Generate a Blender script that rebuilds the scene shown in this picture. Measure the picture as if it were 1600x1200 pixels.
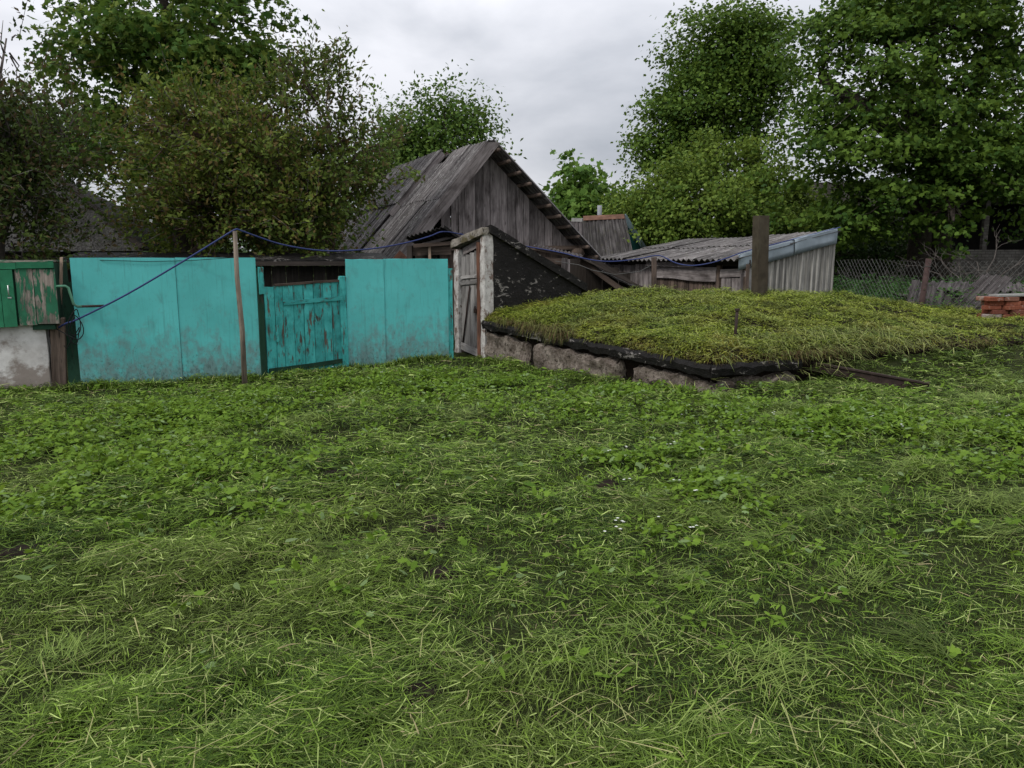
import bpy, math, random
import numpy as np
from mathutils import Vector, Matrix

for o in list(bpy.data.objects):
    bpy.data.objects.remove(o, do_unlink=True)
SC = bpy.context.scene
COL = SC.collection

# ------------------------------------------------------------------ camera
EYE = 1.55
FPX = 1200.0                       # focal length in pixels of a 1600 px wide frame
PITCH = math.atan(196 / 1200)      # looking slightly down
cam_d = bpy.data.cameras.new('camera')
cam_d.sensor_fit = 'HORIZONTAL'
cam_d.sensor_width = 36.0
cam_d.lens = 36.0 * FPX / 1600
cam_d.clip_start = 0.05
cam_d.clip_end = 3000
cam = bpy.data.objects.new('camera', cam_d)
COL.objects.link(cam)
cam.location = (0, 0, EYE)
cam.rotation_euler = (math.pi / 2 - PITCH, 0, 0)
SC.camera = cam

# ------------------------------------------------------------------ overcast sky, soft sun, exposure
SUN_EL, SUN_AZ = math.radians(43), math.radians(228)
w = bpy.data.worlds.new('World'); SC.world = w; w.use_nodes = True
nt = w.node_tree; nt.nodes.clear()
def _n(t, x=0, y=0):
    n = nt.nodes.new(t); n.location = (x, y); return n
tc = _n('ShaderNodeTexCoord')
sep = _n('ShaderNodeSeparateXYZ'); nt.links.new(tc.outputs['Generated'], sep.inputs[0])
zc = _n('ShaderNodeMath'); zc.operation = 'MAXIMUM'; nt.links.new(sep.outputs['Z'], zc.inputs[0]); zc.inputs[1].default_value = 0
lum = _n('ShaderNodeMath'); lum.operation = 'MULTIPLY_ADD'; nt.links.new(zc.outputs[0], lum.inputs[0])
lum.inputs[1].default_value = 0.667; lum.inputs[2].default_value = 0.333      # CIE overcast sky: zenith three times the horizon
mp = _n('ShaderNodeMapping'); nt.links.new(tc.outputs['Generated'], mp.inputs[0]); mp.inputs['Scale'].default_value = (1, 1, 2.6)
mp.inputs['Location'].default_value = (0.35, 0.1, 0.2)
nz = _n('ShaderNodeTexNoise'); nt.links.new(mp.outputs[0], nz.inputs['Vector'])
nz.inputs['Scale'].default_value = 2.3; nz.inputs['Detail'].default_value = 7; nz.inputs['Roughness'].default_value = 0.5
nz.inputs['Distortion'].default_value = 0.35
cr = _n('ShaderNodeValToRGB'); nt.links.new(nz.outputs['Fac'], cr.inputs[0])
cr.color_ramp.elements[0].position = 0.34; cr.color_ramp.elements[0].color = (0.56, 0.59, 0.655, 1)
cr.color_ramp.elements[1].position = 0.60; cr.color_ramp.elements[1].color = (0.99, 1.0, 1.06, 1)
vm = _n('ShaderNodeMix'); vm.data_type = 'RGBA'; vm.blend_type = 'MULTIPLY'; vm.inputs['Factor'].default_value = 1
nt.links.new(cr.outputs[0], vm.inputs[6]); nt.links.new(lum.outputs[0], vm.inputs[7])
bg_c = _n('ShaderNodeBackground'); nt.links.new(vm.outputs[2], bg_c.inputs[0]); bg_c.inputs[1].default_value = 1.72
sky = _n('ShaderNodeTexSky'); sky.sky_type = 'NISHITA'; sky.sun_disc = False
sky.sun_elevation = SUN_EL; sky.sun_rotation = SUN_AZ
bg_s = _n('ShaderNodeBackground'); nt.links.new(sky.outputs[0], bg_s.inputs[0]); bg_s.inputs[1].default_value = 0.08
ms = _n('ShaderNodeMixShader'); ms.inputs[0].default_value = 0.93
nt.links.new(bg_s.outputs[0], ms.inputs[1]); nt.links.new(bg_c.outputs[0], ms.inputs[2])
wo = _n('ShaderNodeOutputWorld'); nt.links.new(ms.outputs[0], wo.inputs[0])

sd = bpy.data.lights.new('sun', 'SUN'); sd.energy = 1.5; sd.angle = math.radians(11); sd.color = (1.0, 0.97, 0.92)
sun = bpy.data.objects.new('sun', sd); COL.objects.link(sun)
# Nishita: rotation 0 puts the sun at +Y, turning clockwise seen from above
sdir = Vector((math.sin(SUN_AZ) * math.cos(SUN_EL), math.cos(SUN_AZ) * math.cos(SUN_EL), math.sin(SUN_EL)))
sun.rotation_euler = (-sdir).to_track_quat('-Z', 'Y').to_euler()
vs = SC.view_settings
vs.view_transform = 'Standard'; vs.look = 'None'; vs.gamma = 1.0; vs.exposure = 0.22; vs.use_curve_mapping = False
SC.render.engine = 'CYCLES'
SC.cycles.max_bounces = 5; SC.cycles.diffuse_bounces = 2; SC.cycles.transparent_max_bounces = 4

# ------------------------------------------------------------------ helpers
rnd = random.Random(7)
NR = np.random.default_rng(11)
CP, SP = math.cos(PITCH), math.sin(PITCH)
def at(x, y, Y):
    u = (x - 800) / FPX; v = (600 - y) / FPX
    d = Vector((u, CP + v * SP, -SP + v * CP))
    return Vector((0, 0, EYE)) + d * (Y / d.y)
def atz(x, y, z):
    u = (x - 800) / FPX; v = (600 - y) / FPX
    d = Vector((u, CP + v * SP, -SP + v * CP))
    return Vector((0, 0, EYE)) + d * ((z - EYE) / d.z)
def sstep(a, b, x):
    t = np.clip((x - a) / (b - a), 0, 1); return t * t * (3 - 2 * t)
_lat = NR.random((256, 256))
def vnoise(x, y):
    x = np.asarray(x, float); y = np.asarray(y, float)
    xi = np.floor(x).astype(int); yi = np.floor(y).astype(int)
    fx = x - xi; fy = y - yi
    fx = fx * fx * (3 - 2 * fx); fy = fy * fy * (3 - 2 * fy)
    g = lambda i, j: _lat[i % 256, j % 256]
    return (g(xi, yi) * (1 - fx) + g(xi + 1, yi) * fx) * (1 - fy) + (g(xi, yi + 1) * (1 - fx) + g(xi + 1, yi + 1) * fx) * fy
def fbm(x, y, o=4):
    s = 0; a = .5; t = 0
    for i in range(o):
        s = s + a * vnoise(x * 2 ** i + 17 * i, y * 2 ** i + 31 * i); t += a; a *= .5
    return s / t

WM = {}
def tag(o, label=None, cat=None, group=None, kind=None):
    if label: o['label'] = label
    if cat: o['category'] = cat
    if group: o['group'] = group
    if kind: o['kind'] = kind
    return o
def thing(name, label, cat, loc, group=None):
    o = bpy.data.objects.new(name, None); COL.objects.link(o)
    o.empty_display_size = .1
    o.location = loc; WM[o] = Matrix.Translation(Vector(loc))
    return tag(o, label, cat, group)
def link(name, me, parent=None, M=None):
    o = bpy.data.objects.new(name, me); COL.objects.link(o)
    M = M or Matrix.Identity(4)
    WM[o] = M.copy()
    if parent:
        o.parent = parent; o.matrix_parent_inverse = Matrix.Identity(4)
        o.matrix_basis = WM[parent].inverted() @ M
    else:
        o.matrix_basis = M
    return o
def frame(p, z, y):
    z = Vector(z).normalized(); y = Vector(y); y = (y - z * y.dot(z)).normalized(); x = y.cross(z)
    M = Matrix((x, y, z)).transposed().to_4x4(); M.translation = Vector(p); return M

class MB:
    def __init__(s): s.v = []; s.f = []
    def add(s, vs, fs):
        b = len(s.v); s.v += [Vector(q) for q in vs]; s.f += [tuple(i + b for i in q) for q in fs]; return s
    def hexa(s, p):   # 8 points: bottom ring, top ring
        return s.add(p, [(3, 2, 1, 0), (4, 5, 6, 7), (0, 1, 5, 4), (1, 2, 6, 5), (2, 3, 7, 6), (3, 0, 4, 7)])
    def box(s, c, e, n, size):   # centre of base, width axis, depth axis, (w, d, h)
        c = Vector(c); e = Vector(e).normalized(); n = Vector(n).normalized(); w, d, h = size; z = Vector((0, 0, 1))
        b = [c - e * w / 2 - n * d / 2, c + e * w / 2 - n * d / 2, c + e * w / 2 + n * d / 2, c - e * w / 2 + n * d / 2]
        return s.hexa(b + [q + z * h for q in b])
    def prism(s, poly, ext):
        n = len(poly); ext = Vector(ext); a = [Vector(q) for q in poly]
        fs = [tuple(reversed(range(n))), tuple(range(n, 2 * n))] + [(i, (i + 1) % n, n + (i + 1) % n, n + i) for i in range(n)]
        return s.add(a + [q + ext for q in a], fs)
    def tube(s, pts, r, n=6, cap=True):
        pts = [Vector(q) for q in pts]; k = len(pts)
        rr = r if isinstance(r, (list, tuple)) else [r] * k
        vs = []; prev = None
        for i, q in enumerate(pts):
            d = (pts[min(i + 1, k - 1)] - pts[max(i - 1, 0)]).normalized()
            if prev is None:
                u = d.orthogonal().normalized()
            else:
                u = (prev - d * prev.dot(d)).normalized()
            prev = u; v = d.cross(u)
            for j in range(n):
                a = 2 * math.pi * j / n; vs.append(q + (u * math.cos(a) + v * math.sin(a)) * rr[i])
        fs = [(i * n + j, i * n + (j + 1) % n, (i + 1) * n + (j + 1) % n, (i + 1) * n + j) for i in range(k - 1) for j in range(n)]
        if cap: fs += [tuple(reversed(range(n))), tuple(range((k - 1) * n, k * n))]
        return s.add(vs, fs)
    def build(s, name, mat, parent=None, smooth=False, bevel=0, origin=None):
        c = Vector(origin) if origin is not None else sum(s.v, Vector()) / len(s.v)
        me = bpy.data.meshes.new(name); me.from_pydata([q - c for q in s.v], [], s.f); me.update()
        if smooth: me.polygons.foreach_set('use_smooth', [True] * len(me.polygons))
        me.materials.append(mat)
        o = link(name, me, parent, Matrix.Translation(c))
        if bevel:
            m = o.modifiers.new('b', 'BEVEL'); m.width = bevel; m.segments = 2; m.limit_method = 'ANGLE'
        return o

def np_mesh(name, V, T, mat, col=None, smooth=False):
    me = bpy.data.meshes.new(name)
    V = np.ascontiguousarray(V, np.float32); T = np.ascontiguousarray(T, np.int32)
    me.vertices.add(len(V)); me.vertices.foreach_set('co', V.ravel())
    me.loops.add(T.size); me.loops.foreach_set('vertex_index', T.ravel())
    k = T.shape[1]
    me.polygons.add(len(T)); me.polygons.foreach_set('loop_start', np.arange(0, T.size, k, dtype=np.int32))
    if col is not None:
        a = me.attributes.new('col', 'FLOAT_COLOR', 'POINT')
        c4 = np.ones((len(V), 4), np.float32); c4[:, :3] = col; a.data.foreach_set('color', c4.ravel())
    me.update(calc_edges=True)
    if smooth: me.polygons.foreach_set('use_smooth', np.ones(len(T), bool))
    me.materials.append(mat)
    return me

# ------------------------------------------------------------------ materials
class NT:
    def __init__(s, name):
        s.m = bpy.data.materials.new(name); s.m.use_nodes = True; s.t = s.m.node_tree; s.t.nodes.clear()
        s.out = s.n('ShaderNodeOutputMaterial'); s.b = s.n('ShaderNodeBsdfPrincipled')
        s.l(s.b.outputs[0], s.out.inputs[0])
        s.tc = s.n('ShaderNodeTexCoord'); s.b.inputs['Specular IOR Level'].default_value = .1
    def n(s, t): return s.t.nodes.new(t)
    def l(s, a, b): s.t.links.new(a, b)
    def map(s, scale=(1, 1, 1), loc=(0, 0, 0), coord='Object', rand=True):
        m = s.n('ShaderNodeMapping'); m.inputs['Scale'].default_value = scale; m.inputs['Location'].default_value = loc
        if rand:
            oi = s.n('ShaderNodeObjectInfo'); a = s.n('ShaderNodeVectorMath'); a.operation = 'MULTIPLY_ADD'
            cb = s.n('ShaderNodeCombineXYZ')
            for i in range(3): s.l(oi.outputs['Random'], cb.inputs[i])
            s.l(cb.outputs[0], a.inputs[0]); a.inputs[1].default_value = (37, 53, 71); s.l(s.tc.outputs[coord], a.inputs[2])
            s.l(a.outputs[0], m.inputs[0])
        else:
            s.l(s.tc.outputs[coord], m.inputs[0])
        return m.outputs[0]
    def noise(s, vec, scale, detail=4, rough=.55, dist=0):
        n = s.n('ShaderNodeTexNoise'); s.l(vec, n.inputs['Vector']); n.inputs['Scale'].default_value = scale
        n.inputs['Detail'].default_value = detail; n.inputs['Roughness'].default_value = rough; n.inputs['Distortion'].default_value = dist
        return n.outputs['Fac']
    def voro(s, vec, scale, feat='F1', out='Distance'):
        n = s.n('ShaderNodeTexVoronoi'); s.l(vec, n.inputs['Vector']); n.inputs['Scale'].default_value = scale; n.feature = feat
        return n.outputs[out]
    def ramp(s, fac, stops):
        r = s.n('ShaderNodeValToRGB'); s.l(fac, r.inputs[0]); e = r.color_ramp.elements
        while len(e) < len(stops): e.new(.5)
        for el, (p, c) in zip(e, stops):
            el.position = p; el.color = (c, c, c, 1) if isinstance(c, (int, float)) else (*c, 1)
        return r.outputs[0]
    def mix(s, fac, a, b, mode='MIX'):
        m = s.n('ShaderNodeMix'); m.data_type = 'RGBA'; m.blend_type = mode
        for v, i in ((fac, 0), (a, 6), (b, 7)):
            if isinstance(v, (int, float)) and i == 0: m.inputs[0].default_value = v
            elif isinstance(v, (int, float)): m.inputs[i].default_value = (v, v, v, 1)
            elif isinstance(v, tuple): m.inputs[i].default_value = (*v, 1)
            else: s.l(v, m.inputs[i])
        return m.outputs[2]
    def math(s, op, a, b):
        m = s.n('ShaderNodeMath'); m.operation = op
        for v, i in ((a, 0), (b, 1)):
            if isinstance(v, (int, float)): m.inputs[i].default_value = v
            else: s.l(v, m.inputs[i])
        return m.outputs[0]
    def rand(s, lo, hi):
        oi = s.n('ShaderNodeObjectInfo'); r = s.n('ShaderNodeMapRange'); s.l(oi.outputs['Random'], r.inputs[0])
        r.inputs[3].default_value = lo; r.inputs[4].default_value = hi; return r.outputs[0]
    def done(s, colr, rough=.8, bump=None, bs=.3, bd=.01, metal=0):
        if isinstance(colr, tuple): s.b.inputs['Base Color'].default_value = (*colr, 1)
        else: s.l(colr, s.b.inputs['Base Color'])
        if isinstance(rough, (int, float)): s.b.inputs['Roughness'].default_value = rough
        else: s.l(rough, s.b.inputs['Roughness'])
        s.b.inputs['Metallic'].default_value = metal
        if bump is not None:
            bn = s.n('ShaderNodeBump'); bn.inputs['Strength'].default_value = bs; bn.inputs['Distance'].default_value = bd
            s.l(bump, bn.inputs['Height']); s.l(bn.outputs[0], s.b.inputs['Normal'])
        return s.m

def wood(name, lo, hi, stain=(.03, .025, .022), paint=None, peel=.5, paint_dark=None, spread=.35):
    t = NT(name)
    g = t.noise(t.map((14, 14, .9)), 2.2, 7, .6, .6)
    f = t.noise(t.map((70, 70, 2.2)), 3, 3, .6)
    big = t.noise(t.map((3, 3, 1.2)), 1.6, 4, .6)
    c = t.ramp(g, [(.28, lo), (.7, hi)])
    c = t.mix(t.ramp(f, [(.42, 0), (.62, .55)]), c, t.mix(1, c, .55, 'MULTIPLY'))
    c = t.mix(t.ramp(big, [(.30, .8), (.52, 0)]), c, stain)
    kn = t.voro(t.map((7, 7, 1.4)), 1.6)
    c = t.mix(t.ramp(kn, [(.07, .85), (.13, 0)]), c, stain)
    rv = t.rand(1 - spread, 1 + spread)
    c = t.mix(1, c, rv, 'MULTIPLY')
    bump = g
    if paint:
        p = t.noise(t.map((9, 9, 2.0)), 1.7, 9, .68, .3)
        pm = t.ramp(p, [(peel - .03, 0), (peel + .03, 1)])
        pv = t.noise(t.map((3, 3, 2)), 3, 5, .6)
        pc = t.ramp(pv, [(.3, paint_dark or tuple(q * .6 for q in paint)), (.62, paint)])
        pc = t.mix(1, pc, t.rand(.82, 1.12), 'MULTIPLY')
        gr = t.noise(t.map((30, 30, 8)), 1.2, 6, .7)
        pc = t.mix(t.ramp(gr, [(.56, 0), (.72, .75)]), pc, stain)
        c = t.mix(pm, c, pc); bump = t.math('ADD', t.math('MULTIPLY', g, .5), pm)
    return t.done(c, .82, bump, .5, .006)

def asbestos(name, lo, hi, moss=.5, lichen=.6):
    t = NT(name)
    a = t.noise(t.map((2, 2, 1)), 2.5, 8, .62)
    st = t.noise(t.map((26, 26, .8)), 1.2, 5, .6)
    c = t.ramp(a, [(.3, lo), (.68, hi)])
    c = t.mix(t.ramp(st, [(.40, .85), (.60, 0)]), c, tuple(q * .4 for q in lo))  # dirt streaks along the waves, strengthened to put corrugation shading into the colour
    li = t.noise(t.map((30, 30, 5)), 1.6, 5, .7)
    c = t.mix(t.ramp(li, [(lichen, 0), (lichen + .06, .75)]), c, (.34, .34, .32))
    mo = t.noise(t.map((3, 3, 2)), 3.1, 6, .65)
    c = t.mix(t.ramp(mo, [(moss + .04, 0), (moss + .2, .75)]), c, (.05, .05, .028))
    c = t.mix(1, c, t.rand(.78, 1.15), 'MULTIPLY')
    return t.done(c, .9, t.math('ADD', a, li), .35, .008)

def plain(name, c, rough=.7, var=.25, sc=6, metal=0, dirt=None, bs=.2):
    t = NT(name)
    a = t.noise(t.map(), sc, 7, .62)
    col_ = t.ramp(a, [(.3, tuple(q * (1 - var) for q in c)), (.7, tuple(min(1, q * (1 + var)) for q in c))])
    if dirt:
        b = t.noise(t.map((1.3, 1.3, .8)), sc * .6, 8, .7)
        col_ = t.mix(t.ramp(b, [(.5, 0), (.66, .85)]), col_, dirt)
    return t.done(col_, rough, a, bs, .01, metal)

M = {}
M['wood_grey'] = wood('weathered_grey_wood', (.090, .076, .073), (.315, .280, .270), (.028, .022, .02))
M['wood_brown'] = wood('old_brown_wood', (.06, .045, .035), (.17, .125, .10))
M['wood_dark'] = wood('dark_wood', (.022, .018, .015), (.06, .05, .043))
M['wood_red'] = wood('reddish_wood', (.10, .045, .028), (.21, .105, .07))
M['wood_pale'] = wood('pale_wood', (.30, .21, .15), (.44, .33, .25))
M['wood_light'] = wood('silvery_wood', (.16, .15, .14), (.34, .325, .31))
M['wood_pole'] = wood('peeled_pole', (.13, .10, .075), (.30, .25, .20))
M['teal_wood'] = wood('teal_painted_boards', (.05, .045, .038), (.16, .13, .10), (.025, .03, .026), (.07, .41, .385), .425, (.03, .22, .205), .15)
M['green_old'] = wood('green_peeling_boards', (.13, .11, .09), (.42, .36, .31), (.03, .04, .03), (.035, .165, .09), .485, (.025, .11, .06), .12)
M['green_new'] = wood('green_painted_boards', (.05, .06, .04), (.1, .1, .08), (.02, .05, .03), (.03, .17, .088), .22, (.022, .12, .062), .1)
M['green_dark'] = wood('dark_green_board', (.03, .035, .025), (.06, .06, .05), (.012, .015, .01), (.022, .062, .038), .38, (.014, .04, .025), .1)
M['slate_roof'] = asbestos('old_corrugated_roof', (.10, .09, .09), (.24, .222, .218), .55, .56)
M['slate_shed'] = asbestos('shed_corrugated_roof', (.10, .093, .09), (.23, .21, .202), .52, .575)
M['slate_light'] = asbestos('pale_corrugated_sheet', (.26, .25, .225), (.40, .385, .345), .66, .70)
M['slate_pile'] = asbestos('loose_corrugated_sheet', (.065, .055, .054), (.135, .12, .117), .6, .62)
M['slate_dark'] = asbestos('dark_corrugated_roof', (.045, .04, .038), (.13, .12, .115), .5, .64)
M['roof_old'] = asbestos('very_dark_roof', (.028, .027, .025), (.075, .073, .068), .5, .75)
M['metal'] = plain('galvanised_sheet', (.25, .295, .325), .5, .12, 3, .3, (.20, .23, .25), .1)
M['rust_roof'] = plain('rusty_ridge', (.12, .065, .045), .8, .4, 5, 0, (.21, .115, .075))
M['rust'] = plain('rusty_steel', (.040, .028, .024), .7, .35, 14, .2, (.04, .03, .028))
M['rust_post'] = plain('rusty_pipe', (.055, .035, .032), .75, .3, 10, .1, (.04, .03, .028))
M['steel_post'] = plain('weathered_steel_post', (.052, .042, .030), .8, .35, 7, .1, (.08, .07, .05))
M['hose'] = plain('blue_hose', (.030, .042, .125), .4, .15, 10)
M['cable'] = plain('black_cable', (.012, .012, .013), .5, .1, 10)
M['wire'] = plain('galvanised_wire', (.11, .11, .105), .55, .2, 30, .3)
M['handle'] = plain('bare_metal', (.5, .52, .5), .4, .1, 10, .7)
M['crank_paint'] = plain('crank_green', (.08, .20, .13), .5, .2, 10, 0, (.06, .06, .05))
M['teal_gable'] = plain('teal_gable', (.012, .062, .055), .7, .2, 3)
M['barge_blue'] = plain('pale_blue_board', (.22, .29, .32), .6, .15, 3)
M['flue'] = plain('grey_flue', (.26, .27, .29), .6, .15, 4)
M['soil'] = plain('dark_soil', (.014, .0095, .007), .95, .6, 30, 0, None, 1.0)
M['bark'] = plain('bark', (.055, .045, .037), .95, .4, 18, 0, (.03, .03, .024), .8)
M['bark_red'] = plain('plum_bark', (.085, .055, .045), .95, .35, 20, 0, (.04, .03, .03), .8)
M['twig'] = plain('twig_bark', (.11, .095, .085), .95, .3, 20)

def mk_teal():
    t = NT('teal_flat_sheet')
    v = t.map((1, 1, 1))
    a = t.noise(v, 2.2, 6, .6)
    c = t.ramp(a, [(.3, (.085, .395, .38)), (.7, (.105, .475, .46))])
    sm = t.noise(t.map((4, 4, 2.6)), 1.6, 8, .72, .4)
    c = t.mix(t.ramp(sm, [(.53, 0), (.72, .5)]), c, (.085, .22, .21))
    # rubbed and splashed lower edge: patches whose outline comes from noise
    sp = t.n('ShaderNodeSeparateXYZ'); t.l(t.tc.outputs['Object'], sp.inputs[0])
    lo = t.n('ShaderNodeMapRange'); t.l(sp.outputs['Z'], lo.inputs[0]); lo.inputs[1].default_value = 1.0; lo.inputs[2].default_value = 0.0
    lo.inputs[3].default_value = 0; lo.inputs[4].default_value = .34
    p = t.math('ADD', t.noise(t.map((3.5, 3.5, 2.2)), 1.9, 10, .74, .3), lo.outputs[0])
    c = t.mix(t.ramp(p, [(.60, 0), (.82, .8)]), c, (.14, .18, .175))
    gn = t.math('ADD', t.noise(t.map((14, 14, 10)), 2, 6, .7), lo.outputs[0])
    c = t.mix(t.ramp(gn, [(.78, 0), (.90, .55)]), c, (.04, .075, .065))
    fl = t.noise(t.map((30, 30, 14)), 2.4, 4, .7)
    c = t.mix(t.ramp(fl, [(.66, 0), (.71, .7)]), c, (.04, .11, .10))
    drip = t.noise(t.map((26, 26, 1.2)), 1.6, 3, .6)
    c = t.mix(t.ramp(drip, [(.55, 0), (.72, .45)]), c, (.065, .22, .205))
    return t.done(c, .6, a, .1, .01)
M['teal'] = mk_teal()

def mk_plaster():
    t = NT('whitewashed_plaster')
    a = t.noise(t.map(), 3, 8, .65)
    c = t.ramp(a, [(.3, (.33, .31, .29)), (.62, (.60, .585, .56))])
    sp = t.n('ShaderNodeSeparateXYZ'); t.l(t.tc.outputs['Object'], sp.inputs[0])
    lo = t.n('ShaderNodeMapRange'); t.l(sp.outputs['Z'], lo.inputs[0]); lo.inputs[1].default_value = .55; lo.inputs[2].default_value = .0
    lo.inputs[3].default_value = 0; lo.inputs[4].default_value = .38
    p = t.math('ADD', t.noise(t.map((2, 2, 2.6)), 2.2, 9, .7), lo.outputs[0])
    c = t.mix(t.ramp(p, [(.52, 0), (.66, .85)]), c, (.19, .155, .13))
    d = t.math('ADD', t.noise(t.map(), 6, 8, .7), lo.outputs[0])
    c = t.mix(t.ramp(d, [(.78, 0), (.90, .85)]), c, (.07, .06, .055))
    return t.done(c, .9, t.math('ADD', a, p), .5, .015)
M['plaster'] = mk_plaster()
def mk_jamb():
    t = NT('flaking_white_concrete')
    a = t.noise(t.map(), 7, 8, .68)
    c = t.ramp(a, [(.32, (.28, .255, .235)), (.60, (.54, .52, .49))])
    p = t.noise(t.map((2, 2, 1)), 4.5, 9, .72, .5)
    c = t.mix(t.ramp(p, [(.525, 0), (.575, .95)]), c, (.15, .105, .085))
    d = t.noise(t.map(), 22, 4, .7)
    c = t.mix(t.ramp(d, [(.62, 0), (.70, .8)]), c, (.05, .045, .04))
    return t.done(c, .92, t.math('ADD', a, p), .9, .02)
M['jamb'] = mk_jamb()
def mk_lintel():
    t = NT('mossy_concrete')
    a = t.noise(t.map(), 9, 8, .7)
    c = t.ramp(a, [(.32, (.10, .085, .065)), (.62, (.33, .30, .26))])
    p = t.noise(t.map(), 5, 9, .72, .5)
    c = t.mix(t.ramp(p, [(.47, 0), (.57, .9)]), c, (.085, .072, .035))
    d = t.noise(t.map(), 18, 5, .7)
    c = t.mix(t.ramp(d, [(.53, 0), (.62, .9)]), c, (.03, .027, .022))
    return t.done(c, .95, t.math('ADD', a, p), 1, .025)
M['lintel'] = mk_lintel()
def mk_tar():
    t = NT('black_tar')
    a = t.noise(t.map(), 6, 8, .7)
    c = t.ramp(a, [(.3, (.009, .0085, .008)), (.7, (.02, .018, .017))])
    p = t.noise(t.map((2.6, 2.6, 5)), 2.9, 9, .74, .6)
    q = t.noise(t.map(), 1.3, 3, .5)
    c = t.mix(t.ramp(t.math('ADD', t.math('MULTIPLY', p, .75), t.math('MULTIPLY', q, .25)), [(.565, 0), (.60, .9)]), c, (.26, .24, .22))
    r = t.ramp(p, [(.5, .55), (.62, .9)])
    return t.done(c, r, t.math('ADD', a, p), 1, .025)
M['tar'] = mk_tar()
def mk_conc():
    t = NT('rough_pebbly_concrete')
    a = t.noise(t.map(), 5, 9, .7)
    c = t.ramp(a, [(.34, (.085, .066, .05)), (.5, (.205, .168, .14)), (.64, (.37, .315, .265))])
    d = t.noise(t.map(), 17, 6, .75)
    c = t.mix(t.ramp(d, [(.52, 0), (.62, .9)]), c, (.045, .034, .026))
    vv = t.voro(t.map(), 26)
    c = t.mix(t.ramp(vv, [(.12, .5), (.3, 0)]), c, (.34, .30, .27))
    sp = t.n('ShaderNodeSeparateXYZ'); t.l(t.tc.outputs['Object'], sp.inputs[0])
    lo = t.n('ShaderNodeMapRange'); t.l(sp.outputs['Z'], lo.inputs[0]); lo.inputs[1].default_value = .35; lo.inputs[2].default_value = -.05
    lo.inputs[3].default_value = 0; lo.inputs[4].default_value = .3
    g = t.math('ADD', t.noise(t.map(), 9, 6, .7), lo.outputs[0])
    c = t.mix(t.ramp(g, [(.6, 0), (.76, .75)]), c, (.055, .062, .022))
    return t.done(c, .95, t.math('ADD', a, t.math('MULTIPLY', d, .8)), 1, .07)
M['concrete'] = mk_conc()
def mk_brick():
    t = NT('orange_brick')
    oi = t.n('ShaderNodeObjectInfo')
    c = t.ramp(oi.outputs['Random'], [(0, (.21, .068, .040)), (.35, (.25, .088, .052)), (.6, (.17, .06, .042)), (.78, (.26, .135, .095)), (.9, (.34, .29, .26)), (1, (.30, .25, .22))])
    a = t.noise(t.map(), 18, 7, .7)
    c = t.mix(t.ramp(a, [(.4, .6), (.6, 0)]), c, t.mix(1, c, .45, 'MULTIPLY'))
    b = t.noise(t.map(), 9, 6, .7)
    c = t.mix(t.ramp(b, [(.58, 0), (.68, .7)]), c, (.36, .33, .30))
    return t.done(c, .92, a, .8, .01)
M['brick'] = mk_brick()
def mk_bwall():
    t = NT('silicate_brick_wall')
    b = t.n('ShaderNodeTexBrick'); mpg = t.map((1, 1, 1), rand=False)
    rot = t.n('ShaderNodeMapping'); t.l(mpg, rot.inputs[0]); rot.inputs['Rotation'].default_value = (math.pi / 2, 0, 0)
    t.l(rot.outputs[0], b.inputs['Vector'])
    b.inputs['Color1'].default_value = (.10, .095, .085, 1); b.inputs['Color2'].default_value = (.15, .14, .125, 1); b.inputs['Mortar'].default_value = (.06, .055, .05, 1)
    b.inputs['Scale'].default_value = 1; b.inputs['Brick Width'].default_value = .26; b.inputs['Row Height'].default_value = .1; b.inputs['Mortar Size'].default_value = .012
    a = t.noise(mpg, 1.5, 7, .65)
    c = t.mix(t.ramp(a, [(.42, .75), (.6, 0)]), b.outputs[0], (.05, .045, .04))
    return t.done(c, .92, b.outputs['Fac'], -.5, .01)
M['bwall'] = mk_bwall()
M['lime'] = plain('pale_concrete', (.27, .265, .25), .9, .2, 4, 0, (.14, .13, .12))
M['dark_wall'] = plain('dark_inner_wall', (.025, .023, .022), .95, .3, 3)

def mk_leaf(name, trans=.3, rough=.5, spec=.3):
    t = NT(name)
    at_ = t.n('ShaderNodeAttribute'); at_.attribute_name = 'col'
    t.l(at_.outputs['Color'], t.b.inputs['Base Color'])
    t.b.inputs['Roughness'].default_value = rough; t.b.inputs['Specular IOR Level'].default_value = spec
    tr = t.n('ShaderNodeBsdfTranslucent')
    hs = t.n('ShaderNodeHueSaturation'); hs.inputs['Hue'].default_value = .485; hs.inputs['Value'].default_value = 1.25; t.l(at_.outputs['Color'], hs.inputs['Color'])
    t.l(hs.outputs[0], tr.inputs[0])
    mx = t.n('ShaderNodeMixShader'); mx.inputs[0].default_value = trans
    t.l(t.b.outputs[0], mx.inputs[1]); t.l(tr.outputs[0], mx.inputs[2]); t.l(mx.outputs[0], t.out.inputs[0])
    return t.m
M['leaf'] = mk_leaf('leaf', .30, .6, .10)
M['grass'] = mk_leaf('grass_blades', .12, .6, .12)
def mk_ground():
    t = NT('ground_thatch')
    v = t.map(rand=False)
    a = t.noise(v, 5, 9, .7); b = t.noise(v, .7, 4, .5); f = t.noise(v, 60, 4, .7)
    c = t.ramp(a, [(.3, (.014, .016, .006)), (.5, (.030, .040, .010)), (.72, (.055, .062, .018))])
    c = t.mix(t.ramp(b, [(.35, 0), (.65, .35)]), c, (.030, .045, .012))
    c = t.mix(t.ramp(f, [(.4, .6), (.6, 0)]), c, (.016, .016, .008))
    return t.done(c, .95, t.math('ADD', a, f), .8, .03)
M['ground'] = mk_ground()

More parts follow.
